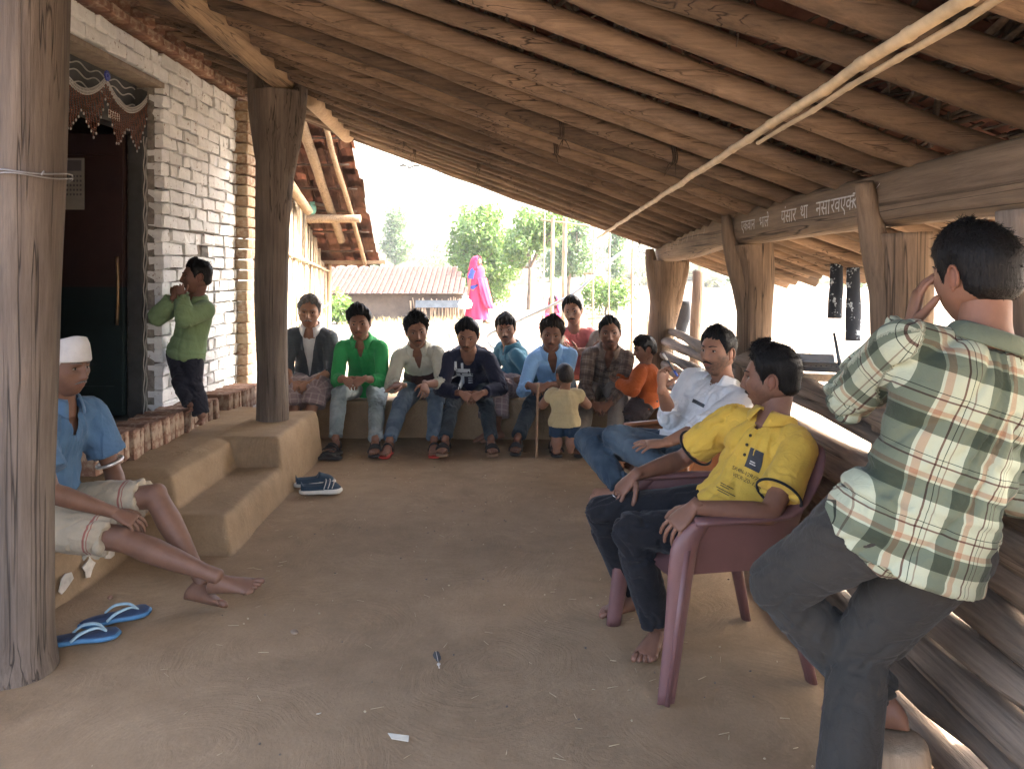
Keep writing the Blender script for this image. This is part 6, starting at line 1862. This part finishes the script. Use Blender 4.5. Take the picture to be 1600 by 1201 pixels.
# --- man in white, cross-legged on the orange chair
H = arr(U(1121, 552, 3.95)); N = H + np.array([.035, .03, -.155]); P = np.array([.86, 3.92, .46])
q_white = make_person('bearded man in a white shirt and jeans holding up a pen', (.95, 3.9, 0), P, N, (-.80, -.60, 0), H, (-.78, -.62, .10), s=.97, skin=SK, seed=13, vox=.008, cvox=.007,
    wr=arr(U(1034, 607, 3.78)), wl=arr(U(1036, 694, 3.58)), pr=(-.3, -.2, -.9), pl=(.4, -.7, -.6), hr=(nrm((.12, .1, 1)), nrm((-.55, .75, .1)), (.55, .75, .45), dict(thumb_in=.5)), hl=(nrm((-1, -.05, -.05)), nrm((-.1, -.25, 1)), (.12, .22, .15), dict(spread=.13)),
    al=(.80, 3.60, .43), ar=(.53, 3.66, .37), kl=(-.9, -.2, .28), kr=(-.9, .3, .22), fl_=(-.5, -.85, 0), fr_=(-1, -.1, -.05), foot_up_l=(-.6, 0, .8), foot_up_r=(.1, -.75, .6), leg=1.0,
    shirt=dict(mat=WHITEC, cuff=.42, v=.06, vw=.035, collar=True, ease=.017, amp=.012), trousers=dict(mat=C_JEANM, ease=.014, to=.95), hair=dict(mat='black_hair', top=.022, side=.005, quiff=.012, mess=.25, strands=1400, len=.026, w=.0012), moustache=('black_hair', .9), beard=.85)
mb = MB(); a = arr(U(1036, 552, 3.72)); b_ = arr(U(1059, 588, 3.70)); mb.tube([a, (a + b_) / 2, b_], .0045, 8); mb.tube([b_ + (a - b_) * .25, b_], .0058, 8, mi=1); mb.tube([a, a + (b_ - a) * .3], .0055, 8, mi=2)
tag(mb.build('pen', [BLK, M_plain('blue_pen_cap', (.03, .07, .30), .3, .1, 9, 0), LIME], origin=tuple(b_)), 'white and blue pen in the raised hand of the man in white', 'pen')
V2, F2 = rect(-.045, -.018, .045, .018); up_ = q_white.up
fx = nrm(np.cross([0, 0, 1.0], q_white.f)); 
pc2 = q_white.N + q_white.f * .12 - q_white.up * .165 + q_white.rt * .0
decal('phone_edge', *rect(-.038, -.009, .038, .009), tuple(pc2), tuple(-q_white.rt * -1 * -1 if False else -q_white.rt), tuple(q_white.up), q_white.shirt, BLK, q_white.shirt, .006)
decal('pocket', *rect(-.045, -.06, .045, -.012), tuple(pc2), tuple(-q_white.rt), tuple(q_white.up), q_white.shirt, WHITEC, q_white.shirt, .004)

# --- man in yellow
H = arr(U(1204, 594, 2.93)); N = np.array([.985, 2.90, .845]); P = np.array([.80, 2.85, .485])
q_yel = make_person('man in a yellow polo and black trousers seated in the maroon chair', (.75, 2.85, 0), P, N, (-.80, -.60, 0), H, (-.90, .42, .0), s=1.05, skin=SKD, seed=14, vox=.007, cvox=.006, hw=.155, g=.94, arm=1.07, leg=1.0,
    wl=(.605, 2.565, .625), wr=arr(U(992, 742, 3.02)), pl=(.35, -.5, -.8), pr=(-.1, .8, -.6), hl=(nrm((-.72, -.12, -.62)), nrm((-.5, -.45, .75)), (.28, .35, .25), dict(spread=.12)), hr=(nrm((-.72, -.1, -.7)), nrm((-.55, -.35, .75)), (.35, .4, .3)),
    al=(.545, 2.86, .093), ar=(.50, 3.16, .093), kl=(-1, -.15, .75), kr=(-1, 0, .75), fl_=(-.55, -.85, 0), fr_=(-.9, -.3, 0),
    shirt=dict(mat=C_YELLOW, sleeve='short', v=.07, vw=.038, collar=True, ease=.014, amp=.012, open=16), trousers=dict(mat=C_BLACKT, ease=.014, to=.93, flare=1.12), hair=dict(mat='black_hair', top=.028, side=.007, quiff=.016, mess=.12, len=.022, strands=1800, w=.0012, lift=.03), moustache=('black_hair', .8), beard=.4)
PIPE = M_cloth('black_piping', (.012, .012, .013))
for (S_, E) in ((q_yel.shL, q_yel.eL), (q_yel.shR, q_yel.eR)):
    c = S_ + (E - S_) * .72; u = nrm(E - S_); e1 = nrm(np.cross(u, [0, 0, 1.])); e2 = np.cross(u, e1); a = np.linspace(0, 2 * np.pi, 33)
    mb = MB(); mb.tube([c + (e1 * math.cos(x) + e2 * math.sin(x)) * .0775 for x in a], .0050, 6); mb.build('black_cuff', PIPE, q_yel.shirt)
BADGE = M_plain('black_badge', (.02, .02, .022), .6, .3, 30, .1); PRB = M_plain('black_print', (.035, .03, .02), .8, .2, 30, 0)
yc = q_yel.N + q_yel.f * .12 - q_yel.up * .165 - q_yel.rt * .045
ux = tuple(-q_yel.rt)
decal('badge', *rect(-.026, -.036, .026, .036), tuple(yc), ux, tuple(q_yel.up), q_yel.shirt, BADGE, q_yel.shirt, .003)
decal('badge_text', *rect(-.012, -.012, .004, -.008), tuple(yc), ux, tuple(q_yel.up), q_yel.shirt, LIME, q_yel.shirt, .0045)
decal('badge_text', *rect(-.012, -.020, .008, -.016), tuple(yc), ux, tuple(q_yel.up), q_yel.shirt, LIME, q_yel.shirt, .0045)
for (txt, dz, dx) in (('SK4IN-12R/7SW', -.064, -.070), ('V0CR-Z0-15N', -.086, -.058)):
    V2, F2 = text_mesh(txt, .019)
    if len(V2): decal('printed_text', V2 + np.array([dx, dz]), F2, tuple(yc), ux, tuple(q_yel.up), q_yel.shirt, PRB, q_yel.shirt, .003)
for (x0, y0, x1, y1) in ((-.075, -.130, -.02, -.127), (-.07, -.138, -.03, -.135), (-.08, -.150, .0, -.147), (-.07, -.158, -.015, -.155)):
    decal('printed_text', *rect(x0, y0, x1, y1), tuple(yc), ux, tuple(q_yel.up), q_yel.shirt, PRB, q_yel.shirt, .003)
for i in range(4):
    c = q_yel.N + q_yel.f * .05 - q_yel.up * (.055 + i * .036); bv = bvh_of(q_yel.shirt); hit = bv.ray_cast(Vector(c + q_yel.f * .3), Vector(-q_yel.f), 1)
    if hit[0]: mb = MB(); mb.ell(tuple(np.array(hit[0]) + q_yel.f * .001), (.006, .006, .006), n=10, k=6); mb.build('button', PRB, q_yel.shirt)
mb = MB(); a = np.linspace(0, 2 * np.pi, 17); c = q_yel.WR + nrm((-.72, -.1, -.7)) * .115
mb.tube([c + np.array([0, math.cos(x), 0]) * .011 + nrm((.7, 0, -.7)) * math.sin(x) * .011 for x in a], .0028, 6)
tag(mb.build('ring', M_plain('silver', (.6, .6, .6), .25, .1, 9, 0, metallic=.9), origin=tuple(c)), 'silver ring on the far hand of the man in yellow', 'ring')

# --- standing man, back to the camera
H = arr(U(1522, 436, 1.88)); N = np.array([1.125, 1.83, 1.235]); P = np.array([.985, 1.86, .80])
q_std = make_person('standing man in a green and cream plaid shirt with his back turned', (.85, 1.9, 0), P, N, (-.10, 1, 0), H, (-.25, .96, -.06), s=1.02, skin=SKM, seed=15, vox=.007, cvox=.006, hw=.168, g=1.02, leg=.97, arm=1.0, slump=.02,
    wl=arr(U(1424, 508, 1.99)), wr=(1.17, 1.99, .86), pl=(-.65, .1, -.9), pr=(.7, -.6, -.2), hl=(nrm((.15, -.1, 1)), nrm((-.9, .3, .1)), (.25, .4, .3)), hr=(nrm((-.5, .5, -.5)), nrm((.6, -.3, .4)), (.5, .5, .3)),
    al=(.985, 2.05, .275), ar=(.80, 1.86, .093), kl=(-1, .45, .45), kr=(-.1, 1, 0), fl_=(-.80, .45, -.12), fr_=(-.3, 1, 0),
    shirt=dict(mat=C_PLAID, ease=.022, amp=.012, hem=-.22, collar=True, cuff=.96, loose=.004, v=.02, vw=.01, over=(('L', .17, .022),)), trousers=dict(mat=C_OLIVE, ease=.018, to=.97, flare=1.15, amp=.009), hair=dict(mat='black_hair', top=.024, side=.012, quiff=.012, mess=.12, strands=2000, len=.022, w=.0012, lift=.03))

# --- old man on the left
H = arr(U(104, 577, 3.27)); N = np.array([-1.945, 3.30, .845]); P = np.array([-2.03, 3.31, .365])
q_old = make_person('old man in a white cap, blue shirt and cream dhoti on the ledge', (-2.0, 3.3, 0), P, N, (1, -.22, 0), H, (.96, -.28, -.02), s=1.02, skin=SKO, seed=16, vox=.007, cvox=.006, leg=1.08,
    wl=arr(U(196, 800, 3.36)), wr=arr(U(178, 800, 3.18)), pl=(-.2, .7, -.5), pr=(-.4, -.6, -.5), hl=(nrm((.75, -.15, -.6)), nrm((.5, .3, .7)), (.3, .4, .3)), hr=(nrm((.85, .1, -.4)), nrm((.3, -.3, .9)), (.3, .4, .3)),
    al=(-1.315, 3.27, .085), ar=(-1.195, 3.13, .165), kl=(0, .2, 1), kr=(0, -.2, 1), fl_=(.95, -.30, -.05), fr_=(.97, -.05, .10), foot_up_l=(-.1, .55, .8), foot_up_r=(-.2, -.35, .9), hollow=.005,
    shirt=dict(mat=C_BLUE, sleeve='short', v=.14, vw=.04, collar=True, ease=.020, amp=.010), skirt=dict(mat=C_DHOTI, knee=.88, ease=.008, name='dhoti', amp=.014), hair=dict(mat='white_hair', top=.004, side=.004, quiff=0, mess=.2, strands=60, len=.008), moustache=('grey_hair', .8), beard=.15, brow='grey_hair', elder=True)
# cap: a folded white cloth cap
HM, Hc = q_old.HM, q_old.H
mb = MB(); a = np.linspace(0, 2 * np.pi, 33)[:-1]; rings = []
for (z, kx, ky) in ((.040, .080, .106), (.046, .0815, .1075), (.075, .0785, .104), (.105, .072, .098), (.128, .062, .090), (.130, .045, .08), (.118, .02, .05)):
    rings.append(np.stack([kx * np.sin(a), ky * np.cos(a) - .006, z + .010 * np.cos(a) * (z > .1) + .004 * np.sin(a * 3) * (z > .1)], 1))
Pg = np.array(rings) @ HM.T + Hc; mb.grid(Pg.transpose(1, 0, 2), close_u=True)
cap = mb.build('cap', M_cloth('white_cap_cloth', (.58, .56, .54)), q_old.root)
md = cap.modifiers.new('thick', 'SOLIDIFY'); md.thickness = .004
c = q_old.shL * .12 + q_old.eL * .88; u = nrm(q_old.eL - q_old.shL); e1 = nrm(np.cross(u, [0, 1., 0])); e2 = np.cross(u, e1)
mb = MB(); mb.tube([c + (e1 * math.cos(x) + e2 * math.sin(x)) * .054 for x in np.linspace(0, 2 * np.pi, 33)], .008, 8)
mb.build('armlet', M_plain('worn_silver', (.62, .62, .62), .3, .15, 30, .1, metallic=.85), q_old.root)
# loose end of the dhoti under the thigh
A = arr(U(150, 838, 3.17)); gx, gv = np.meshgrid(np.linspace(-.05, .05, 10), np.linspace(0, 1, 10), indexing='ij')
mb = MB(); mb.grid(np.stack([A[0] + gx + .01 * np.sin(gv * 4), A[1] - .01 + .010 * np.sin(gx * 90) * gv, A[2] + .01 - .095 * gv - .012 * np.sin(gx * 120) * gv], 2))
o = mb.build('dhoti_end', C_DHOTI, q_old.root, cuv=np.stack([gx.ravel(), gv.ravel() * .1, gx.ravel() * 0], 1))

# --- boy by the wall
H = arr(U(307, 434, 5.16)); N = np.array([-2.135, 5.18, 1.215]); P = np.array([-2.215, 5.20, .835])
make_person('boy in a green top and dark trousers leaning by the brick wall', (-2.1, 5.1, .36), P, N, (-.35, -.9, 0), H, (-.86, -.50, .05), s=.66, g=.70, hs=.93, hw=.115, arm=.70, leg=.50, skin=SKD, seed=17, vox=.008, cvox=.007,
    wl=arr(U(284, 462, 5.02)), wr=arr(U(272, 464, 5.03)), pl=(.3, -.4, -.8), pr=(-.6, -.3, -.7), hl=(nrm((-.3, 0, 1)), nrm((.3, -.9, 0)), (.7, .8, .4)), hr=(nrm((.1, .1, 1)), nrm((-.3, -.9, 0)), (.7, .8, .4)),
    al=(-2.045, 5.07, .435), ar=(-2.06, 5.00, .435), kl=(-.6, -.75, .1), kr=(-.8, -.6, 0), fl_=(.1, -1, 0), fr_=(-.25, -1, 0),
    shirt=dict(mat=C_GREENB, ease=.024, amp=.010, hem=-.10, collar=True, cuff=.9, v=.03, vw=.02, loose=.01), trousers=dict(mat=C_NAVYP, ease=.016, to=.92), hair=dict(mat='black_hair', top=.020, side=.005, quiff=.012, mess=.3))

# --- woman in pink walking in the yard
gzw = CAMZ - (507 - 420) * 18.2 / 1200
cx_ = (743 - 800) * 18.2 / 1200
q_w = make_person('woman in a pink sari carrying a white water pot across the yard', (cx_, 18.2, gzw), (cx_, 18.2, gzw + .86), (cx_ + .02, 18.2, gzw + 1.33), (1, -.45, 0), (cx_ + .05, 18.19, gzw + 1.48), (.85, -.5, -.05), s=.95, skin=SK, seed=18, vox=.014, cvox=.014,
    wr=(cx_ - .17, 18.08, gzw + .72), wl=(cx_ + .20, 18.35, gzw + .9), pl=(0, .6, -.5), pr=(-.6, 0, -.2), al=(cx_ + .22, 18.26, gzw + .09), ar=(cx_ - .10, 18.14, gzw + .09), kl=(1, 0, 0), kr=(1, 0, 0),
    shirt=dict(mat=C_BLUEB, sleeve='short', ease=.015), hair=BLACKH)
mb = MB(); zs = [.12, .35, .6, .85, 1.0]; k = 40; a = np.linspace(0, 2 * np.pi, k, endpoint=False); rg = []
for z, rx, ry in zip(zs, (.30, .26, .22, .19, .15), (.24, .21, .19, .165, .13)):
    fo = 1 + .10 * np.sin(a * 9 + z * 3) * (1.1 - z); sh = .04 * (1 - z)
    rg.append(np.stack([cx_ + sh + rx * fo * np.cos(a), 18.2 + ry * fo * np.sin(a), np.full(k, gzw + z)], 1))
mb.grid(np.array(rg).transpose(1, 0, 2), close_u=True)
rg = [np.stack([cx_ + .015 + rx * (1 + .04 * np.sin(a * 7 + z * 9)) * np.cos(a), 18.2 + ry * np.sin(a), np.full(k, gzw + z + .05 * np.cos(a))], 1) for z, rx, ry in ((.95, .20, .185), (1.08, .20, .185), (1.2, .205, .185), (1.29, .19, .17), (1.36, .11, .11))]
mb.grid(np.array(rg).transpose(1, 0, 2), close_u=True); mb.build('sari_wrap', C_PINKS, q_w.root)
mb = MB(); rg = []
for z, rx, ry, dx in ((1.62, .03, .03, .01), (1.605, .09, .10, .0), (1.55, .125, .13, -.015), (1.47, .135, .135, -.035), (1.38, .15, .15, -.03), (1.28, .19, .19, -.02), (1.1, .18, .19, .03), (.8, .20, .21, .08), (.5, .20, .20, .15), (.38, .19, .18, .20)):
    a2 = np.linspace(R(48), R(312), k)
    if z < 1.25: a2 = np.linspace(R(-70), R(95), k)
    fo = 1 + .05 * np.sin(a2 * 13 + z * 5) * (z < 1.4)
    rg.append(np.stack([cx_ + .04 + dx + rx * fo * np.cos(a2 - .45), 18.2 + ry * fo * np.sin(a2 - .45), np.full(k, gzw + z)], 1))
mb.grid(np.array(rg[:6]).transpose(1, 0, 2)); mb.grid(np.array(rg[6:]).transpose(1, 0, 2))
o = mb.build('sari_veil', C_PINKS, q_w.root); md = o.modifiers.new('t', 'SOLIDIFY'); md.thickness = .008
pc = np.array([cx_ - .23, 17.98, gzw + .52])
mb = MB(); mb.loft([pc + np.array([0, 0, z]) for z in (-.14, -.12, -.02, .07, .11, .15, .17)], (1, 0, 0), (0, 1, 0), [.08, .14, .175, .13, .07, .075, .085], [.08, .14, .175, .13, .07, .075, .085], 22)
tag(mb.build('water_pot', M_plain('white_pot_plastic', (.70, .69, .67), .45, .08, 9, 0), origin=tuple(pc)), 'round white water pot carried by the woman in pink', 'pot')
# --- small figure in a pink scarf far behind
c = arr(U(866, 492, 15.0)); g0 = gz_(c[0], 15.0)
q_s = make_person('small far figure in a pink head scarf sitting in the yard', (c[0], 15, g0), (c[0], 15.0, g0 + .15), (c[0], 14.97, g0 + .52), (-.5, -.8, 0), (c[0] - .01, 14.93, g0 + .66), (-.5, -.85, -.1), s=.8, g=.85, skin=SKM, seed=19, vox=.014, cvox=.014,
    wl=(c[0] + .02, 14.65, g0 + .35), wr=(c[0] - .2, 14.75, g0 + .35), al=(c[0] + .05, 14.6, g0 + .08), ar=(c[0] - .25, 14.7, g0 + .08), kl=(0, -.3, 1), kr=(0, -.3, 1), shirt=dict(mat=C_PINK, ease=.03), skirt=dict(mat=C_PINKS, knee=1, drop=.8, ease=.03), hair=BLACKH)
mb = MB(); rg = []; Hs = q_s.H
for z, rx in ((.125, .03), (.11, .08), (.05, .105), (-.03, .11), (-.11, .12), (-.2, .17)):
    a2 = np.linspace(R(-125), R(125), 24) + R(60)
    rg.append(np.stack([Hs[0] + rx * np.cos(a2), Hs[1] + .01 + rx * np.sin(a2), np.full(24, Hs[2] + z)], 1))
mb.grid(np.array(rg).transpose(1, 0, 2)); o = mb.build('head_scarf', C_PINKS, q_s.root); md = o.modifiers.new('t', 'SOLIDIFY'); md.thickness = .006

# ------------------------------------------------------------------ hazy air over the whole place
mb = MB(); mb.box((0, 420, 33), (1840, 1010, 74))
hz = mb.build('haze', (), smooth=False)
m = bpy.data.materials.new('hazy_air'); m.use_nodes = True; nt = m.node_tree
nt.nodes.remove(nt.nodes['Principled BSDF'])
pv = nt.nodes.new('ShaderNodeVolumePrincipled'); pv.inputs['Color'].default_value = (.93, .95, 1.0, 1); pv.inputs['Density'].default_value = .0011; pv.inputs['Anisotropy'].default_value = .2
nt.links.new(pv.outputs[0], nt.nodes['Material Output'].inputs['Volume'])
hz.data.materials.append(m); hz['kind'] = 'stuff'

print('TRIS', sum(len(m_.loops) - 2 * len(m_.polygons) for m_ in bpy.data.meshes), 'script', round(time.time() - T0, 1), 's')
